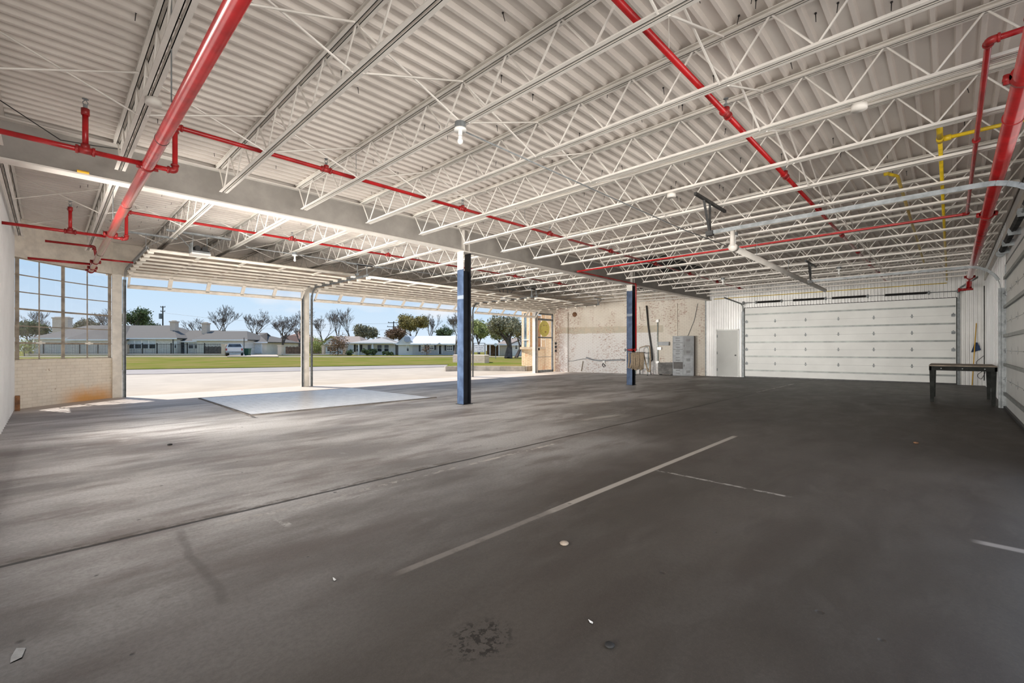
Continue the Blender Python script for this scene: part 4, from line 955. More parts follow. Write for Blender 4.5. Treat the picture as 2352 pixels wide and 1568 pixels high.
# services on the brick wall
def wallpipe(name, pts, r, mat, lab, cat, y=0.05):
    P = [bw(u, v) for u, v in pts]; return single(name, MB(TB).tube([(s, y, z) for s, z in P], r, 8), M[mat], lab, cat, None, True)
wallpipe('conduit', [(1286,828),(1315,829),(1340,824),(1347,824)], 0.014, 'galv', 'thin grey wavy conduit low on the brick wall beside the street corner', 'conduit')
wallpipe('conduit', [(1347,821),(1362,826),(1378,828),(1430,826),(1436,827)], 0.035, 'locker', 'thick dark grey conduit low on the brick wall behind the hose rack', 'conduit')
wallpipe('conduit', [(1486,702),(1490,750),(1497,800),(1499,826),(1494,830)], 0.038, 'dark_metal', 'thick dark slanted pipe coming down the brick wall behind the ladder', 'pipe', 0.09)
wallpipe('conduit', [(1469,705),(1470,730),(1473,736),(1480,736)], 0.022, 'cream_steel', 'short cream pipe with a foot bend high on the brick wall', 'pipe')
wallpipe('conduit', [(1511,738),(1511,800),(1512,834)], 0.03, 'aluminium', 'pale vertical conduit with switch boxes on the brick wall', 'conduit')
wallpipe('conduit', [(1556,697),(1556,760),(1557,832)], 0.016, 'cream_steel', 'cream vertical pipe reaching the low metal box on the brick wall', 'conduit')
wallpipe('cable', [(1603,697),(1595,735),(1580,772)], 0.010, 'galv', 'thin cable slanting down the cream brick wall above the lockers', 'cable')
wallpipe('cable', [(1340,829),(1336,852)], 0.02, 'canvas', 'short canvas strap hanging from the wall pipe near the street corner', 'strap')
wallpipe('hose', [(1388,830),(1384,838),(1387,843),(1391,840),(1388,836)], 0.02, 'black', 'small black hose coil hanging under a white box on the brick wall', 'hose')
wallpipe('conduit', [(1276.5,720),(1277,800),(1276,850)], 0.03, 'cream_steel', 'vertical conduit with switches on the peeling pilaster', 'conduit', 0.22)
def wallbox(u0,u1,v0,v1,mat,lab,cat,dep=0.12,name='wall_box',y=0.02):
    (a,z1),(b,z0) = bw(u0,v0), bw(u1,v1); return single(name, MB(TB).box(min(a,b),max(a,b),y,y+dep,z0,z1), M[mat], lab, cat)
wallbox(1511,1520,797,803,'bulb','white electrical switch box on the pale conduit beside the ladder','switch box')
wallbox(1508,1514,734,740,'bulb','small white box at the top of the pale conduit on the brick wall','junction box')
wallbox(1508,1515,829,834,'bulb','small white box at the foot of the pale conduit on the brick wall','junction box')
wallbox(1386,1391,828,833,'bulb','small white box on the thick grey conduit low on the brick wall','junction box')
wallbox(1514,1538,785,793,'locker','grey rolled wire bundle fixed on the brick wall beside the lockers','wire roll',0.18,'wire_roll')
for v0_ in (786, 794, 803): wallbox(1279,1282,v0_,v0_+5,'black','black switch on the peeling pilaster conduit, %s' % {786:'top one of three',794:'middle one of three',803:'bottom one of three'}[v0_],'switch',0.06,'switch',0.2)
wallbox(1286,1290,758,765,'bulb','white detector box on the brick wall beside the pilaster','detector',0.08,'detector')
m = MB(TB); a, z = bw(1320, 722); m.sphere((a,0.0,z),0.13,10,6); single('wall_hole', m, M['rust'], 'round broken brick hole high on the wall near the street corner', 'hole')

# broom and cords in the garage corner
cor = Vector(TF((0.35,0.12,0)))
bm_ = thing('broom', 'long broom with a yellow handle leaning in the corrugated corner behind the workbench', 'broom', tuple(cor))
MB(TF).tube([(0.42,0.40,0.02),(0.28,0.10,2.10)], 0.013, 8).build('handle', M['plastic_yellow'], bm_, True)
MB(TF)._add([(0.16,0.05,1.20),(0.40,0.05,1.12),(0.38,0.16,1.12),(0.18,0.16,1.20),(0.25,0.08,1.45),(0.31,0.08,1.45),(0.31,0.13,1.45),(0.25,0.13,1.45)],[(0,3,2,1),(4,5,6,7),(0,1,5,4),(1,2,6,5),(2,3,7,6),(3,0,4,7)]).build('bristles', M['blue_bristle'], bm_)
single('extension_cord', MB(TF).tube(bend([(0.1,0.06,1.0),(0.35,0.2,0.75),(0.1,0.3,0.55),(0.3,0.2,0.35),(0.2,0.35,0.2),(0.05,0.1,0.5)],0.15),0.008,6), M['black'], 'black cord looped on the corrugated wall under the broom', 'cord')
single('downspout', MB(TR).tube([(21.35,0.05,3.3),(21.35,0.05,0.2)],0.013,8), M['dark_metal'], 'dark vertical pipe in the corner between the two sheet walls', 'pipe', None, True)

# litter on the slab
for (u,v,s,mat,lab) in ((40,1506,0.045,'paper','torn white paper scrap on the concrete by the camera corner'),(1357,1430,0.013,'paper','small crumpled white scrap on the dark concrete'),
                    (1296,1250,0.030,'wood_grey','small round pebble lying on the concrete'),(768,1332,0.015,'paper','thin white splinter lying on the concrete'),
                    (1400,1484,0.022,'black','small black pebble on the dark concrete'),(2104,1018,0.03,'rust','small brown chip on the floor near the garage side'),(390,1022,0.03,'black','small black clod on the pale concrete by the side wall')):
    p = floor_pt(u, v); m = MB()
    if mat == 'paper':
        a = 0.9; m._add([(p[0]-s*0.4,p[1]-s,0.003),(p[0]+s*0.3,p[1]-s*0.8,0.006),(p[0]+s*0.5,p[1]+s*0.9,0.004),(p[0]-s*0.1,p[1]+s*1.1,0.012),(p[0]-s*0.4,p[1]+s*0.1,0.003)], [(0,1,2,3,4),])
        m._add([(p[0]-s*0.4,p[1]-s,0.0),(p[0]+s*0.3,p[1]-s*0.8,0.0),(p[0]+s*0.5,p[1]+s*0.9,0.0),(p[0]-s*0.1,p[1]+s*1.1,0.0),(p[0]-s*0.4,p[1]+s*0.1,0.0)], [(4,3,2,1,0)])
        single('paper_scrap', m, M[mat], lab, 'scrap')
    else: m.sphere((p[0],p[1],s*0.3), s, 9, 6, 0.4); single('pebble', m, M[mat], lab, 'pebble', None, True)

# ================================================================== OUTSIDE
def fp(u, v): p = floor_pt(u, v); return (p[0], p[1])
def ex(u, d): return at(u, d)
GZ = 0.33                                            # level of the house plots
struct('ground', MB().box(-220, 260, -120, 260, -0.6, -0.145), M['apron'])
struct('driveway', MB().prism([(-60,15.42),(1.22,15.42),(19.15,15.42),(40,15.42),(70,60),(-60,60)], -0.14, -0.01), M['apron'])
# driveway strip in front of the slab of the corner bay and the hall floor
struct('driveway_side', MB().prism([(-60,13.72),(-0.6,13.72),(-0.2,14.15),(0.42,14.78),(1.22,15.42),(-60,15.42)], -0.14, -0.012), M['apron'])
g0, g1, g2 = fp(-150, 856), fp(285, 849.6), fp(690, 843)
g3 = fp(1040, 837.5); r0, r1, r2, r3 = fp(-150, 868), fp(285, 860), fp(690, 852), fp(1040, 842)
struct('road', MB().prism([r0, r1, r2, r3, ex(1075, 33), ex(1075, 40), g3, g2, g1, g0], -0.009, 0.012), M['road'])
L1, L2 = ex(-700, 62), ex(1900, 62)
struct('lawn', MB().prism([g0, g1, g2, g3, ex(1130, 37.5), ex(1900, 37.5), L2, L1], -0.009, 0.05), M['grass'])
isl = [fp(1022,852), ex(1075,25.6), ex(1150,25.2), ex(1206,25.0), ex(1240,27), ex(1400,30), ex(1700,37.6), ex(1130,37.6), ex(1040,34)]
struct('lawn_island', MB().prism(isl, -0.009, 0.24), M['grass'])
m = MB()
for a, b in zip(isl[:6], isl[1:6]): m.bar((a[0],a[1],0.125), (b[0],b[1],0.125), 0.18, 0.27)
struct('kerb', m, M['kerb'])
struct('sidewalk', MB().prism([L1, L2, ex(1900,66), ex(-700,66)], -0.009, 0.09), M['apron'])
struct('lawn_plots', MB().prism([ex(-700,66), ex(1900,66), ex(2400,200), ex(-1200,200)], -0.009, GZ-0.2), M['grass'])

# --------------------------- generic house
class House:
    def __init__(self, label, d, name='house', rot=0.0):
        self.d = d; self.T = frame(*ex(CX, d), YAW - PI/2 + rot); self.o = thing(name, label, 'house', (*ex(CX, d), 0))
        self.k = d/F
    def x(self, u, dy=0): return (u - CX)*(self.d+dy)/F
    def z(self, v, dy=0): return CAM_H + (V0 - v)*(self.d+dy)/F
    def wing(self, u0, u1, v_e, v_r, depth, wall, roof, y0=0, kind='side', hipL=0, hipR=0, over=0.45, gable=None):
        x0, x1 = self.x(u0, y0), self.x(u1, y0); ze = self.z(v_e, y0); zr = self.z(v_r, y0 + depth/2)
        MB(self.T).box(x0, x1, y0, y0+depth, 0.0, ze).build('wall', M[wall], self.o)
        X0, X1, Y0, Y1 = x0-over, x1+over, y0-over, y0+depth+over; th = 0.14; ym = y0+depth/2; xm = (x0+x1)/2
        m = MB(self.T)
        if kind == 'side':
            R0, R1 = X0+hipL, X1-hipR
            top = [(X0,Y0,ze),(X1,Y0,ze),(X1,Y1,ze),(X0,Y1,ze),(R0,ym,zr),(R1,ym,zr)]
            fs = [(0,1,5,4),(2,3,4,5),(1,2,5),(3,0,4)]
        else:
            top = [(X0,Y0,ze),(X1,Y0,ze),(X1,Y1,ze),(X0,Y1,ze),(xm,Y0+hipL,zr),(xm,Y1,zr)]
            fs = [(1,2,5,4),(3,0,4,5),(0,1,4),(2,3,5)]
        vs = top + [(p[0],p[1],ze-th) for p in top[:4]]
        m._add(vs, fs + [(9,8,7,6)[::1], (6,7,1,0), (7,8,2,1), (8,9,3,2), (9,6,0,3)]); m.build('roof', M[roof], self.o)
        if gable:                                    # gable end boarding
            g = MB(self.T)
            if kind == 'front': g._add([(x0+0.1,Y0-0.02,ze),(x1-0.1,Y0-0.02,ze),(xm,Y0-0.02,zr-0.15),(x0+0.1,Y0+0.05,ze),(x1-0.1,Y0+0.05,ze),(xm,Y0+0.05,zr-0.15)], [(0,1,2),(5,4,3),(0,3,4,1),(1,4,5,2),(2,5,3,0)])
            else: g._add([(X0-0.02,y0,ze),(X0-0.02,y0+depth,ze),(X0-0.02,ym,zr-0.1),(X0+0.05,y0,ze),(X0+0.05,y0+depth,ze),(X0+0.05,ym,zr-0.1)], [(2,1,0),(3,4,5),(0,1,4,3),(1,2,5,4),(2,0,3,5)])
            g.build('gable', M[gable], self.o)
        f = MB(self.T); f.box(X0, X1, Y0-0.03, Y0, ze-0.22, ze+0.0); f.build('fascia', M['trim_white'], self.o)
        return self
    def window(self, u0, u1, v0, v1, y0=0, glass='window_dark', blind=None, muntin=0, shut=None):
        x0, x1, z1, z0 = self.x(u0,y0), self.x(u1,y0), self.z(v0,y0), self.z(v1,y0); y = y0-0.02
        w = MB(self.T); b = 0.09
        w.box(x0-b,x1+b,y-0.06,y,z0-b,z0); w.box(x0-b,x1+b,y-0.06,y,z1,z1+b); w.box(x0-b,x0,y-0.06,y,z0,z1); w.box(x1,x1+b,y-0.06,y,z0,z1); w.box(x0,x1,y-0.05,y,(z0+z1)/2-0.03,(z0+z1)/2+0.03)
        for k in range(muntin): xx = x0+(x1-x0)*(k+1)/(muntin+1); w.box(xx-0.025,xx+0.025,y-0.045,y,z0,z1)
        wo_ = w.build('window', M['trim_white'], self.o)
        if blind is None: MB(self.T).box(x0,x1,y-0.02,y+0.01,z0,z1).build('pane', M[glass], wo_)
        else:
            zb = z0+(z1-z0)*(1-blind); MB(self.T).box(x0,x1,y-0.02,y+0.01,z0,zb).build('pane', M[glass], wo_); MB(self.T).box(x0,x1,y-0.02,y+0.01,zb,z1).build('blind', M['blind'], wo_)
        if shut:
            for xs in (x0-b-shut, x1+b): MB(self.T).box(xs, xs+shut, y-0.04, y+0.01, z0-0.05, z1+0.05).build('shutter', M['shutter'], self.o)
        return self
    def door(self, u0, u1, v0, y0=0, mat='shutter', name='door', zb=0.35):
        x0, x1, z1 = self.x(u0,y0), self.x(u1,y0), self.z(v0,y0)
        f = MB(self.T); f.box(x0-0.12,x1+0.12,y0-0.06,y0-0.01,zb,z1+0.12); do = f.build(name+'_frame', M['trim_white'], self.o)
        m = MB(self.T).box(x0,x1,y0-0.09,y0-0.05,zb,z1)
        if name == 'garage_door':
            for k in range(4): m.box(x0+0.03,x1-0.03,y0-0.10,y0-0.09,zb+(z1-zb)*k/4+0.05,zb+(z1-zb)*(k+1)/4-0.05)
        m.build(name, M[mat], self.o)
        if name == 'door': MB(self.T).disc((x1-0.12,y0-0.12,zb+1.0),(0,1,0),0.04,0.06,8).build('door_knob', M['galv'], self.o)
        return self
    def chimney(self, u0, u1, v0, y0, mat='tan_brick', cap=True):
        x0, x1, z1 = self.x(u0,y0), self.x(u1,y0), self.z(v0,y0); m = MB(self.T)
        m.box(x0,x1,y0,y0+0.9,2.5,z1-0.35); m.box(x0-0.1,x1+0.1,y0-0.1,y0+1.0,z1-0.35,z1-0.12); m.box(x0+0.2,x1-0.2,y0+0.2,y0+0.7,z1-0.12,z1)
        m.build('chimney', M[mat], self.o); return self
    def post(self, u, v0, y0, mat='trim_white', w=0.12):
        x, z = self.x(u,y0), self.z(v0,y0); MB(self.T).box(x-w,x+w,y0-w,y0+w,0,z).build('porch_post', M[mat], self.o); return self

# long grey-roofed brick ranch house across the street
h = House('long pale brick ranch house with grey shingle roof and two brick chimneys', 78, 'ranch_house')
h.wing(78, 405, 776, 747, 11, 'house_brick', 'shingle_grey', hipL=4.5, hipR=5.3, gable=None)
h.wing(400, 470, 783, 758.5, 9, 'house_brick', 'shingle_grey', y0=1.2, over=0.3)
h.wing(452, 566, 779.5, 760, 9, 'house_brick', 'shingle_grey', y0=0.4, hipR=3.0)
h.wing(565, 612, 785, 764, 12, 'house_cream', 'shingle_grey', y0=3.0, hipL=1.0, hipR=5.5)
# hipped front gable seen through the corner window
h.wing(160, 262, 779, 748, 14, 'house_brick', 'shingle_grey', y0=-2.5, kind='front', hipL=4.0)
for a, b in ((294,308.5),(311,325),(327.5,341),(343.5,357)): h.window(a, b, 781, 800, 0, blind=0.5)
h.window(434, 444.5, 784, 800, 1.2, blind=0.42); h.window(448, 459, 784, 800, 1.2, blind=0.42); h.window(401.5, 405, 785, 799, -0.01, blind=0.4)
h.door(412, 424, 784.5, 1.2, 'window_dark'); h.door(574.5, 601, 789.5, 3.0, 'blind', 'garage_door')
h.chimney(390, 402, 735.5, 3.0); h.chimney(463, 475, 739.5, 4.0); h.chimney(120, 156, 727, 6.0)
m = MB(h.T)
for u in (398.3, 561.5): m.tube([(h.x(u,0),-0.1,3.1),(h.x(u,0),-0.1,0.3)],0.06,6)
m.build('downpipe', M['shutter'], h.o)
# brown-roofed houses behind the fence
h = House('low house with brown hipped roof behind the wooden fence and bare trees', 104, 'hipped_house')
h.wing(614, 700, 785, 764, 12, 'fence_brown', 'shingle_brown', hipL=5, hipR=5); h.wing(640, 668, 786, 770, 8, 'fence_brown', 'shingle_brown', y0=-3, kind='front', hipL=0.5, gable='shingle_brown')
h = House('small white gabled house with tan roof and orange barge boards', 84, 'gabled_house')
h.wing(745, 826, 786, 772, 9, 'house_white', 'shingle_tan', y0=3, hipR=2); h.wing(741, 781, 788.5, 773, 9, 'house_white', 'shingle_tan', y0=0, kind='front', gable='siding_white')
x0,x1,xm = h.x(740,-0.5),h.x(782,-0.5),h.x(761,-0.5); m = MB(h.T)
m.bar((x0-0.3,-0.55,h.z(789,0)),(xm,-0.55,h.z(772.5,0)),0.1,0.28); m.bar((x1+0.3,-0.55,h.z(789,0)),(xm,-0.55,h.z(772.5,0)),0.1,0.28); m.build('barge_board', M['leaf_olive'], h.o)
h.window(752, 772, 797, 806, 0, 'window_dark', muntin=2)
# porch house
h = House('pale grey house with a broad hipped porch roof and dark arched windows', 76, 'porch_house')
h.wing(812, 908, 787.5, 773.5, 10, 'house_white', 'shingle_pale', y0=0, hipL=5.0, hipR=5.0, over=0.7)
h.wing(884, 931, 791, 783, 8, 'house_white', 'shingle_pale', y0=1.5, hipL=2, hipR=1)
for a, b in ((819,826),(867,877),(883,893)): h.window(a, b, 792, 807, 0, 'window_dark', shut=0.0 if a>850 else 0.35)
h.door(845, 852, 792, 0, 'window_dark'); h.door(908, 929, 795.5, 1.5, 'trim_white', 'garage_door')
for u in (824, 856): h.post(u, 788, -1.2)
MB(h.T).box(h.x(806),h.x(908),-1.6,0,h.z(788.2)-0.05,h.z(787.0)).build('porch_soffit', M['trim_white'], h.o)
# white metal roofed house
h = House('grey house with a bright white metal roof, lap sided gable and black shutters', 74, 'metal_roof_house')
h.wing(948, 1062, 789, 771, 9, 'siding_grey', 'roof_white', hipL=0, hipR=0, over=0.4)
h.wing(915, 949, 789, 771.5, 9, 'siding_white', 'roof_white', y0=0.6, kind='front', gable='siding_white', over=0.3)
h.window(968, 974, 793, 806, 0, blind=0.3, muntin=1, shut=0.32); h.window(988, 996, 793.5, 802, 0, blind=0.3, muntin=1, shut=0.3)
h.window(1027, 1039, 793.5, 804, 0, 'window_dark', muntin=2, shut=0.32); h.window(934.5, 939, 793, 806, 0.6, blind=0.4)
h.door(1008, 1014, 793, 0, 'shutter')
m = MB(h.T); m._add([(h.x(1005),-1.0,h.z(791)),(h.x(1017),-1.0,h.z(791)),(h.x(1011),-1.0,h.z(787)),(h.x(1005),0.4,h.z(791)),(h.x(1017),0.4,h.z(791)),(h.x(1011),0.4,h.z(787))],[(0,1,2),(5,4,3),(0,3,4,1),(1,4,5,2),(2,5,3,0)]); m.build('door_canopy', M['roof_white'], h.o)
m = MB(h.T); m.disc((h.x(937),-0.5,h.z(779)),(0.3,-1,0.5),0.55,0.08,14); m.tube([(h.x(939),-0.3,h.z(780)),(h.x(940),0.2,h.z(784))],0.04,6); m.build('satellite_dish', M['locker'], h.o)
# far right low house and carport
h = House('low cream sided house with a flat carport beyond the big spreading tree', 70, 'carport_house')
h.wing(1147, 1195, 789.5, 776, 9, 'siding_cream', 'shingle_tan', y0=0, hipL=2, hipR=1); h.wing(1175, 1230, 790, 777, 8, 'siding_white', 'shingle_tan', y0=-2, kind='front', gable='siding_white')
h.window(1183.5, 1188, 792, 801, -2, 'window_dark', shut=None)
MB(h.T).box(h.x(1113),h.x(1147),-2,3,h.z(792),h.z(790)).build('carport_roof', M['trim_white'], h.o)
MB(h.T).box(h.x(1116),h.x(1146),2.5,2.7,0,h.z(792,2.5)).build('carport_wall', M['fence_brown'], h.o)
for u in (1115, 1125.5, 1146): h.post(u, 791, -1.8, 'trim_white', 0.07)

# fences, pillars, truck, bin
def iron_fence(u0, u1, d, zb, zt, lab, step=0.13, postu=()):
    T = frame(*ex(CX, d), YAW-PI/2); o = thing('iron_fence', lab, 'fence', (*ex((u0+u1)/2, d), 0)); x0, x1 = (u0-CX)*d/F, (u1-CX)*d/F
    m = MB(T); x = x0
    while x < x1: m.box(x-0.011,x+0.011,-0.011,0.011,zb,zt); x += step
    m.build('picket', M['iron'], o); m = MB(T); m.box(x0,x1,-0.02,0.02,zt-0.14,zt-0.10); m.box(x0,x1,-0.02,0.02,zb+0.1,zb+0.14); m.build('rail', M['iron'], o)
    for u in postu: xp = (u-CX)*d/F; MB(T).box(xp-0.05,xp+0.05,-0.05,0.05,0.1,zt+0.1).build('fence_post', M['iron'], o)
def base_wall(u0, u1, d, z0, z1, lab): T = frame(*ex(CX, d), YAW-PI/2); return single('garden_wall', MB(T).box((u0-CX)*d/F,(u1-CX)*d/F,-0.15,0.15,z0,z1), M['tan_brick'], lab, 'wall')
def brick_pillar(u0, u1, v0, d, lab):
    T = frame(*ex(CX, d), YAW-PI/2); x0, x1, z = (u0-CX)*d/F, (u1-CX)*d/F, zat(v0, d); m = MB(T); m.box(x0,x1,-0.35,0.35,0,z-0.12); m.box(x0-0.06,x1+0.06,-0.4,0.4,z-0.12,z)
    return single('brick_pillar', m, M['tan_brick'], lab, 'pillar')
iron_fence(60, 285, 70, 0.45, 2.0, 'black iron fence with pickets seen through the corner window panes', postu=(100,142,183,225))
iron_fence(293, 511, 70, 0.45, 2.0, 'black iron fence in front of the pale brick ranch house', postu=(327,360.5,393,430,470))
base_wall(60, 285, 70, 0, 0.45, 'low tan brick wall under the iron fence seen through the corner window')
base_wall(293, 511, 70, 0, 0.45, 'low tan brick wall under the iron fence before the ranch house')
brick_pillar(284, 293, 790.5, 70, 'tan brick pillar just beside the first post of the street doors')
brick_pillar(511.5, 520, 790, 70, 'tan brick pillar beside the white pickup truck')
brick_pillar(640.5, 649.5, 792, 70, 'tan brick pillar across the drive under the bare tree')
brick_pillar(741, 746, 793, 74, 'slim brick pillar at the street end of the small gabled house'); brick_pillar(789, 797, 793, 74, 'brick pillar between the gabled house and the porch house')
iron_fence(748, 789, 74, 0.45, 1.75, 'short black iron fence between two brick pillars at the gabled house', 0.28)
base_wall(649, 700, 70, 0, 0.42, 'low brick garden wall under the bare trees beside the middle post'); base_wall(714, 797, 73, 0, 0.38, 'low brick garden wall before the small gabled house')
def board_fence(u0, u1, v0, d, lab, mat='fence_wood', zb=0.2):
    T = frame(*ex(CX, d), YAW-PI/2); x0, x1, z = (u0-CX)*d/F, (u1-CX)*d/F, zat(v0, d); m = MB(T); x = x0; k = 0
    while x < x1: m.box(x,x+0.17,-0.015,0.015,zb,z+0.05*math.sin(k*2.1)); x += 0.19; k += 1
    o = thing('board_fence', lab, 'fence', (*ex((u0+u1)/2,d),0)); m.build('boards', M[mat], o); MB(T).box(x0,x1,0.02,0.08,z-0.4,z-0.3).build('rail', M[mat], o)
board_fence(468, 509, 795.5, 72.5, 'grey wooden board fence in front of the ranch house next to the pillar')
board_fence(620, 641, 795, 96, 'grey wooden board fence beside the ranch house garage'); board_fence(656, 692, 796, 76, 'dark wooden board fence behind the low garden wall', 'fence_brown')
board_fence(714, 742, 796, 84, 'brown board fence between the middle post and the gabled house', 'fence_brown')

tk = thing('pickup_truck', 'white pickup truck parked tail out on the drive beside the ranch house', 'truck', (*ex(538, 69), 0.15))
TT = frame(*ex(538, 67.5), YAW-PI/2+0.52, 0.15); w = 1.08
MB(TT).box(-w,w,0,2.0,0.55,1.25).build('truck_bed', M['truck'], tk)
m = MB(TT); m._add([(-w,2.0,0.5),(w,2.0,0.5),(w,5.6,0.5),(-w,5.6,0.5),(-w,2.0,1.28),(w,2.0,1.28),(w,5.6,1.22),(-w,5.6,1.22)],[(0,3,2,1),(4,5,6,7),(0,1,5,4),(1,2,6,5),(2,3,7,6),(3,0,4,7)])
m._add([(-w,2.0,1.27),(w,2.0,1.27),(w,4.3,1.27),(-w,4.3,1.27),(-w+0.22,2.15,1.85),(w-0.22,2.15,1.85),(w-0.22,3.6,1.85),(-w+0.22,3.6,1.85)],[(4,5,6,7),(0,1,5,4),(1,2,6,5),(2,3,7,6),(3,0,4,7)]); m.build('cab', M['truck'], tk)
MB(TT)._add([(-w+0.16,1.98,1.34),(w-0.16,1.98,1.34),(w-0.32,2.11,1.78),(-w+0.32,2.11,1.78)],[(0,1,2,3)]).build('rear_window', M['window_dark'], tk)
MB(TT).box(-w+0.02,w-0.02,-0.14,0.0,0.42,0.62).build('bumper', M['galv'], tk)
MB(TT).box(-w+0.20,w-0.20,-0.03,0.0,0.66,1.22).build('tailgate', M['truck'], tk)
for sx in (-1,1): MB(TT).box(sx*(w-0.17),sx*w,-0.035,0.05,0.78,1.10).build('tail_lamp', M['tail'], tk)
for sx in (-1,1):
    for yy in (0.9,4.6): MB(TT).disc((sx*(w-0.12),yy,0.36),(1,0,0),0.38,0.24,18).build('wheel', M['black'], tk)
bn = thing('wheelie_bin', 'dark green wheeled rubbish bin beside the pickup truck', 'bin', (*ex(568, 72), 0.1)); TT = frame(*ex(568.5, 72), YAW-PI/2, 0.13)
m = MB(TT); m._add([(-0.28,-0.3,0),(0.28,-0.3,0),(0.28,0.3,0),(-0.28,0.3,0),(-0.38,-0.38,1.05),(0.38,-0.38,1.05),(0.38,0.38,1.05),(-0.38,0.38,1.05)],[(0,3,2,1),(4,5,6,7),(0,1,5,4),(1,2,6,5),(2,3,7,6),(3,0,4,7)]); m.build('body', M['bin_green'], bn)
MB(TT).box(-0.42,0.42,-0.42,0.42,1.05,1.13).build('lid', M['bin_green'], bn)
for sx in (-1,1): MB(TT).disc((sx*0.25,0.3,0.08),(1,0,0),0.12,0.08,10).build('wheel', M['black'], bn)
struct('driveway_far', MB().prism([ex(522,62),ex(640,62),ex(636,80),ex(560,80),ex(524,74)], -0.009, GZ-0.17), M['apron'])

# signs and planter on the island lawn
sg = thing('yard_sign', 'white notice board on two thin posts behind the brick planter', 'sign', (*ex(1101,34.5), 0.24)); TT = frame(*ex(1101,34.5), YAW-PI/2)
hw_ = 11.8*34.5/F; z0, z1 = zat(808.6,34.5), zat(791,34.5)
MB(TT).box(-hw_,hw_,-0.02,0.02,z0,z1).build('board', M['trim_white'], sg)
for s in (-1,1): MB(TT).box(s*(hw_+0.03)-0.03,s*(hw_+0.03)+0.03,-0.03,0.03,0.1,z1+0.12).build('sign_post', M['galv'], sg)
MB(TT).box(-hw_-0.05,hw_+0.05,-0.03,0.03,z1+0.08,z1+0.12).build('top_rail', M['fence_wood'], sg)
M['ink'] = paint('dark blue lettering', (0.08,0.10,0.20), 0.6, 0, 0.1, 5)
m = MB(TT); rnd = random.Random(3)
for (zf, wf, hf) in ((0.86,0.92,0.09),(0.60,0.78,0.07),(0.38,0.38,0.06),(0.14,0.80,0.05)):
    x = -hw_*wf; zc = z0+(z1-z0)*zf
    while x < hw_*wf:
        if rnd.random() < 0.84: m.box(x, x+0.018, -0.024, -0.02, zc-hf*0.4, zc+hf*0.4); m.box(x, x+0.036, -0.024, -0.02, zc+hf*0.2*rnd.choice((-1,0,1))-0.006, zc+hf*0.2+0.006)
        x += 0.052
m.build('lettering', M['ink'], sg)
pl = [ex(1040,33.0), ex(1113,31.2), ex(1123.5,31.6), ex(1121,33.5), ex(1045,35)]
single('brick_planter', MB().prism(pl, 0.2, zat(815.5,31.3)), M['tan_brick'], 'low tan brick planter on the lawn under the notice board', 'planter')
sg = thing('street_sign', 'small pale sign on a thin pole near the big spreading tree', 'sign', (*ex(1138.5,52), 0.05)); TT = frame(*ex(1138.5,52), YAW-PI/2)
MB(TT).tube([(0,0,0),(0,0,zat(788,52))],0.035,6).build('pole', M['galv'], sg); MB(TT).disc((0,-0.04,zat(791.5,52)),(0,1,0),0.2,0.02,8).build('plate', M['blind'], sg)

# curved brick front bay of the neighbouring shop corner
cu = ex(1262, 26.9); BRr = 1.66; Cc = Vector((cu[0], cu[1]))
sb = thing('brick_bay', 'rounded buff brick shop front with a tall window and stone sill outside the glazed door', 'building', (cu[0], cu[1], 0))
def ringwall(r, z0, z1, a0, a1, th=0.2, n=28):
    m = MB(); out = []; 
    for k in range(n+1): a = a0+(a1-a0)*k/n; out.append((Cc.x+r*math.cos(a), Cc.y+r*math.sin(a)))
    inn = [(Cc.x+(r-th)*math.cos(a0+(a1-a0)*k/n), Cc.y+(r-th)*math.sin(a0+(a1-a0)*k/n)) for k in range(n, -1, -1)]
    for k in range(n):
        a_, b_, c_, d_ = out[k], out[k+1], inn[n-k-1], inn[n-k]; m.prism([a_, b_, c_, d_], z0, z1)
    return m
back = math.atan2(-SN, -CS)                          # direction from the bay towards the camera
a0, a1 = back-PI*0.75, back+PI*0.65
ringwall(BRr, 0, 1.20, a0, a1).build('brick_base', M['buff_brick'], sb); ringwall(BRr+0.10, 1.20, 1.34, a0, a1, 0.35).build('stone_sill', M['tan_sill'] if 'tan_sill' in M else paint('buff stone sill',(0.62,0.48,0.33),0.8,0,0.15,3), sb)
ringwall(BRr, 3.30, 4.1, a0, a1).build('brick_head', M['buff_brick'], sb)
def aim(u): # angle on the ring seen at bearing u (near side)
    tt = (u-CX)/F; w_ = Vector((tt*SN+CS, -tt*CS+SN)).normalized(); pr = Cc.dot(w_); q = pr - math.sqrt(max(0, BRr**2-(Cc.length_squared-pr**2))); P_ = w_*q-Cc; return math.atan2(P_.y, P_.x)
aL, aP0, aP1 = aim(1198.5), aim(1215.5), aim(1226)
aw0, aw1 = aim(1243), aim(1253)
ringwall(BRr, 1.34, 3.30, aP0, aw0, 0.25, 10).build('brick_pier', M['buff_brick'], sb); ringwall(BRr, 1.34, 3.30, aw1, aw1+0.9, 0.25, 10).build('brick_pier', M['buff_brick'], sb)
M['pane_dark'] = paint('reflecting shop glass', (0.22,0.32,0.38), 0.08, 0.2, 0.5, 1.2)
for (a, b, nm) in ((aL-0.9, aP0, 4), (aw0, aw1, 1)):
    ringwall(BRr-0.06, 1.34, 3.30, a, b, 0.02, 12).build('window_glass', M['pane_dark'], sb)
    m = MB()
    for k in range(nm+1):
        aa = a+(b-a)*k/nm; m.tube([(Cc.x+(BRr-0.03)*math.cos(aa), Cc.y+(BRr-0.03)*math.sin(aa), 1.34),(Cc.x+(BRr-0.03)*math.cos(aa), Cc.y+(BRr-0.03)*math.sin(aa), 3.3)], 0.035, 6)
    q = ringwall(BRr-0.01, 1.72, 1.77, a, b, 0.06, 10); n_ = len(m.v); m.v += q.v; m.f += [tuple(i+n_ for i in f) for f in q.f]; m.build('window_bars', M['cream_steel'], sb)
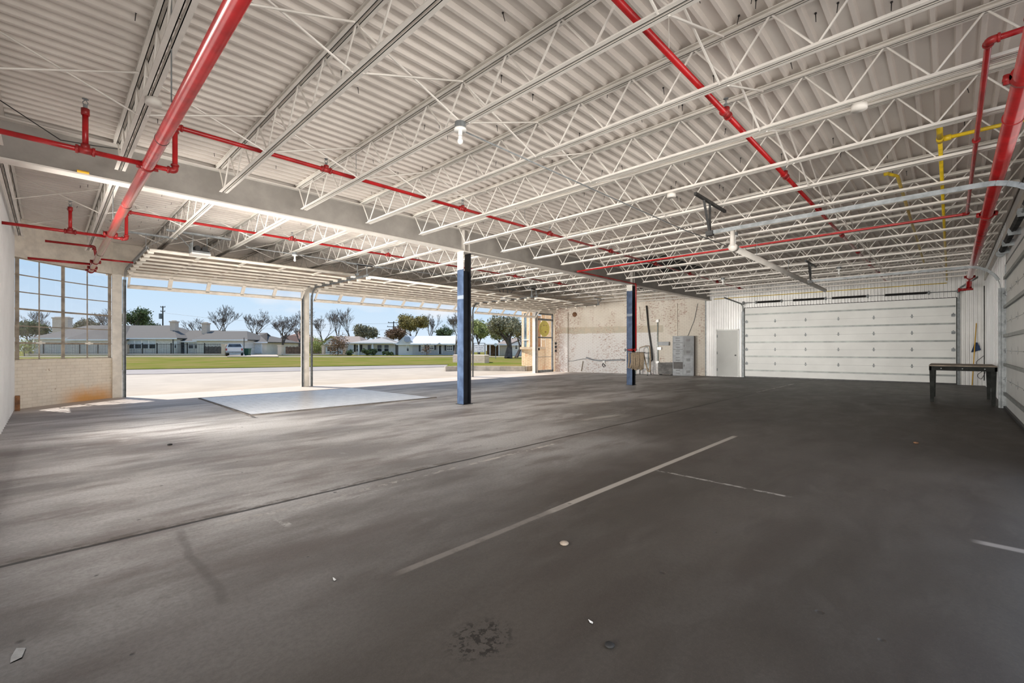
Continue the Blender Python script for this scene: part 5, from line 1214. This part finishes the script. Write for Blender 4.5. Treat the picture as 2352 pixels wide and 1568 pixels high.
struct('wall_shop_side', MB().box(19.35, 26, 15.52, 16.2, 0, 4.3), M['buff_brick'])

# --------------------------- trees
def tree_branches(mb, base, h, spread, rnd, trunk_r, levels=5, lean=(0,0), tipr=0.012, fork=0.28, twist=0.35):
    tips = []
    def grow(p, d, L, r, lv):
        n = 3; pts = [p]; q = p; dd = d
        for i in range(n):
            dd = (dd + Vector((rnd.uniform(-1,1), rnd.uniform(-1,1), rnd.uniform(-0.5,0.9)))*0.13*twist*2.2).normalized(); q = q + dd*(L/n); pts.append(q)
        r1 = max(tipr, r*0.62); mb.tube(pts, r, 5 if lv < 2 else (4 if lv < 3 else 3), cap=False, r1=r1)
        if lv >= levels: tips.append(q); return
        k = 3 if lv < 3 else rnd.choice((2,3))
        for i in range(k):
            a = rnd.uniform(0, 2*PI); sp = rnd.uniform(0.35, 0.85)*spread
            ax = Vector((math.cos(a), math.sin(a), 0)); nd = (dd + ax*sp + Vector((0,0,0.12))).normalized()
            grow(pts[rnd.choice((2,3,3))] if lv else q, nd, L*rnd.uniform(0.62,0.86), r1*rnd.uniform(0.7,0.95), lv+1)
    grow(Vector(base), Vector((lean[0], lean[1], 1)).normalized(), h*fork, trunk_r, 0); return tips
def fit(mb, base, h):                               # scale the crown so the tree reaches its height
    zmax = max(v[2] for v in mb.v) - base[2]; s = h/zmax
    mb.v = [(base[0]+(v[0]-base[0])*s, base[1]+(v[1]-base[1])*s, base[2]+(v[2]-base[2])*s) for v in mb.v]; return s
def leaf_cloud(centers, rad, n, rnd, size):
    m = MB()
    for i in range(n):
        c = rnd.choice(centers); v = Vector((rnd.gauss(0,1), rnd.gauss(0,1), rnd.gauss(0,0.8))); v = v.normalized()*rad*rnd.random()**0.45; p = Vector(c)+v
        a = Vector((rnd.uniform(-1,1), rnd.uniform(-1,1), rnd.uniform(-1,1))).normalized(); b = a.cross(Vector((rnd.uniform(-1,1), rnd.uniform(-1,1), 0.3))).normalized(); s = size*rnd.uniform(0.6,1.3)
        m._add([tuple(p-a*s), tuple(p-b*s*0.6), tuple(p+a*s), tuple(p+b*s*0.6)], [(0,1,2,3)])
    return m
def tree(u, d, v_top, lab, cat='tree', sp=0.75, leaves=None, nl=0, lr=1.2, ls=0.16, seed=1, tr=0.22, levels=5, bark='bark', lean=(0,0), fork=0.21, z0=0.1, name='bare_tree', group='bare winter trees'):
    rnd = random.Random(seed*97+13); b = (*ex(u, d), z0); h = zat(v_top, d) - z0; o = thing(name, lab, cat, b, group)
    mb = MB(); tips = tree_branches(mb, b, h, sp, rnd, tr, levels, lean, fork=fork, tipr=0.014); s = fit(mb, b, h*0.98); mb.build('branches' if not leaves else 'trunk', M[bark], o)
    if leaves:
        cs = [(b[0]+(t.x-b[0])*s, b[1]+(t.y-b[1])*s, b[2]+(t.z-b[2])*s) for t in tips]; leaf_cloud(cs, lr, nl, rnd, ls).build('foliage', M[leaves], o)
    return o
bare = [
 (508, 96, 697, 'wide bare tree rising behind the second chimney of the ranch house', 0.85, 6, 0.26),
 (462, 100, 728, 'small bare tree between the two chimneys of the ranch house', 0.8, 5, 0.2),
 (583, 98, 706, 'twisted bare tree behind the garage wing of the ranch house', 0.9, 6, 0.28),
 (648, 84, 722, 'dark trunked bare tree behind the brick pillar across the drive', 1.0, 6, 0.36),
 (688, 96, 703, 'tall bare tree just before the middle post with silver tracks', 0.8, 6, 0.26),
 (737, 100, 710, 'dense bare tree beyond the middle post', 0.75, 6, 0.24),
 (775, 104, 707, 'slender bare tree above the small gabled house', 0.55, 5, 0.18),
 (806, 104, 703, 'slim feathery bare tree above the porch house roof', 0.5, 5, 0.18),
 (350, 120, 733, 'low distant bare tree behind the ranch house beside the utility pole', 0.8, 5, 0.2),
 (236, 98, 703, 'spreading bare tree seen through the street end panes of the corner window', 0.95, 6, 0.25),
 (95, 98, 712, 'thin bare tree seen through the side wall end panes of the corner window', 0.7, 5, 0.18),
 (990, 100, 717, 'tall thin bare tree behind the white metal roof', 0.5, 5, 0.18),
 (1046, 63, 706, 'pale bare tree on the verge beside the near blue column', 0.75, 6, 0.16),
 (920, 108, 725, 'thin bare tree beside the second utility pole', 0.5, 5, 0.16),
 (1085, 104, 716, 'bare tree rising behind the near blue column and island lawn', 0.7, 5, 0.2),
]
for i, (u, d, v, lab, sp, lv, tr_) in enumerate(bare):
    tree(u, d, v, lab, sp=sp, levels=lv+(1 if lv == 6 else 1), tr=tr_*0.9, seed=i+1, bark='bark_pale' if 'pale' in lab or 'dense' in lab or 'slim' in lab else 'bark')
leafy = [
 (306, 96, 709, 'dark green leafy tree behind the ranch house beside the first post', 'leaf_dark', 0.8, 3000, 1.6, 0.22),
 (330, 108, 740, 'low dark evergreen behind the ranch house roof', 'leaf_dark', 0.8, 2200, 1.6, 0.22),
 (70, 92, 742, 'dark evergreen seen through the corner window at the side wall', 'leaf_dark', 0.9, 4200, 1.9, 0.24),
 (205, 100, 738, 'broad grey green tree seen through the corner window', 'leaf_grey', 1.0, 4200, 2.0, 0.24),
 (838, 100, 750, 'low rounded grey green tree above the porch house', 'leaf_grey', 1.0, 4500, 1.8, 0.2),
 (952, 98, 728, 'broad olive and rust coloured tree behind the metal roofed house', 'leaf_olive', 0.9, 7500, 1.9, 0.2),
 (905, 104, 755, 'brownish leafy tree behind the second utility pole', 'leaf_brown', 0.9, 3500, 1.7, 0.2),
 (1018, 96, 745, 'dark sparse leafy tree behind the white metal roof', 'leaf_dark', 0.8, 1500, 1.2, 0.18),
 (1100, 88, 742, 'pale spring green tree beyond the notice board', 'leaf_spring', 0.95, 6500, 1.9, 0.18),
 (1150, 92, 748, 'bright green tree behind the low cream house', 'leaf_spring', 0.9, 4500, 1.8, 0.2),
 (690, 126, 760, 'reddish brown tree behind the brown roofed house', 'leaf_brown', 1.0, 3000, 1.8, 0.2),
]
for i, (u, d, v, lab, lf, sp, nl, lr, ls) in enumerate(leafy):
    tree(u, d, v, lab, sp=sp, levels=5, leaves=lf, nl=int(nl*1.3), lr=lr*0.55, ls=ls*0.85, seed=40+i, tr=0.2, name='leafy_tree', group='trees in leaf')
tree(1168, 55, 727, 'big spreading tree with twin dark trunks on the verge beside the brick shop front', sp=1.05, levels=6, leaves='leaf_grey', nl=6500, lr=0.9, ls=0.11, seed=77, tr=0.42, lean=(0.15,0.1), fork=0.22, z0=0.04, name='spreading_tree', group=None)
tree(1185, 58, 745, 'leaning dark trunk tree beside the big spreading tree', sp=0.9, levels=5, leaves='leaf_olive', nl=1500, lr=0.8, ls=0.11, seed=5, tr=0.25, lean=(0.6,-0.1), fork=0.3, z0=0.04, name='leaning_tree', group=None)
def bush(u, d, w, z1, lab, lf, n, z0=0.1, seed=1, s=0.12):
    rnd = random.Random(seed); c = ex(u, d); o = thing('shrub', lab, 'shrub', (*c, z0)); r = w/2
    cs = [(c[0]+rnd.uniform(-r,r)*SN*0.7, c[1]-rnd.uniform(-r,r)*CS*0.7, z0+(z1-z0)*rnd.uniform(0.3,0.75)) for k in range(7)]
    leaf_cloud(cs, (z1-z0)*0.42, n, rnd, s).build('foliage', M[lf], o); MB().tube([(c[0],c[1],z0-0.05),(c[0],c[1],z0+(z1-z0)*0.5)],0.06,5).build('stem', M['bark'], o)
bush(726, 76, 2.0, 3.2, 'bright green upright shrub beside the middle post', 'leaf_spring', 1400, seed=3)
bush(776, 71.5, 1.6, 3.6, 'dry brown shrub in front of the small gabled house', 'leaf_brown', 1200, seed=4)
bush(848, 72.5, 3.6, 1.15, 'low dark bush under the porch windows', 'leaf_dark', 1200, seed=5); bush(888, 72.8, 1.8, 0.8, 'small low dark bush by the porch house garage', 'leaf_dark', 600, seed=6); bush(901, 73, 1.0, 0.7, 'tiny dark bush before the porch house garage door', 'leaf_dark', 300, seed=7)
bush(803, 71.5, 1.4, 1.2, 'small dark bush beside the brick pillar at the porch house', 'leaf_dark', 500, seed=8); bush(980, 72, 1.1, 2.2, 'thin reddish shrub between the shuttered windows', 'leaf_brown', 350, seed=9, s=0.07)
bush(56, 66, 2.4, 2.6, 'bright green bush seen low through the corner window', 'leaf_spring', 900, seed=10)
# utility poles
def upole(u, d, v, lab, arms, tfm=True):
    T = frame(*ex(u, d), YAW-PI/2); z = zat(v, d); o = thing('utility_pole', lab, 'utility pole', (*ex(u,d),0.1)); MB(T).tube([(0,0,0),(0,0,z)],0.17,8,r1=0.12).build('pole', M['pole'], o)
    m = MB(T)
    for (dz, w_) in arms: m.box(-w_,w_,-0.06,0.06,z-dz-0.07,z-dz+0.07); [m.disc((s*w_*0.9,0,z-dz+0.16),(0,0,1),0.06,0.2,6) for s in (-1,0.1,1)]
    m.build('cross_arm', M['pole'], o)
    if tfm: MB(T).tube([(-0.55,0,z-2.9),(-0.55,0,z-1.7)],0.3,10).build('transformer', M['galv'], o)
upole(374, 104, 703, 'tall utility pole with a grey transformer behind the ranch house', ((0.2,0.55),(1.2,0.5)), True); upole(904, 112, 738, 'utility pole with double cross arms behind the metal roofed house', ((0.3,1.4),(1.3,1.6)), False)
m = MB()
for (dz) in (0.0, 1.6): 
    a, b_, c_ = Vector((*ex(374,104), zat(703,104)-1.5-dz*2.5)), Vector((*ex(620,108), 7.6-dz)), Vector((*ex(904,112), zat(738,112)-0.5-dz)); m.tube([a, (a+b_)/2-Vector((0,0,0.4)), b_, (b_+c_)/2-Vector((0,0,0.4)), c_], 0.018, 4)
single('power_line', m, M['dark_metal'], 'thin power lines strung between the two utility poles', 'power line')
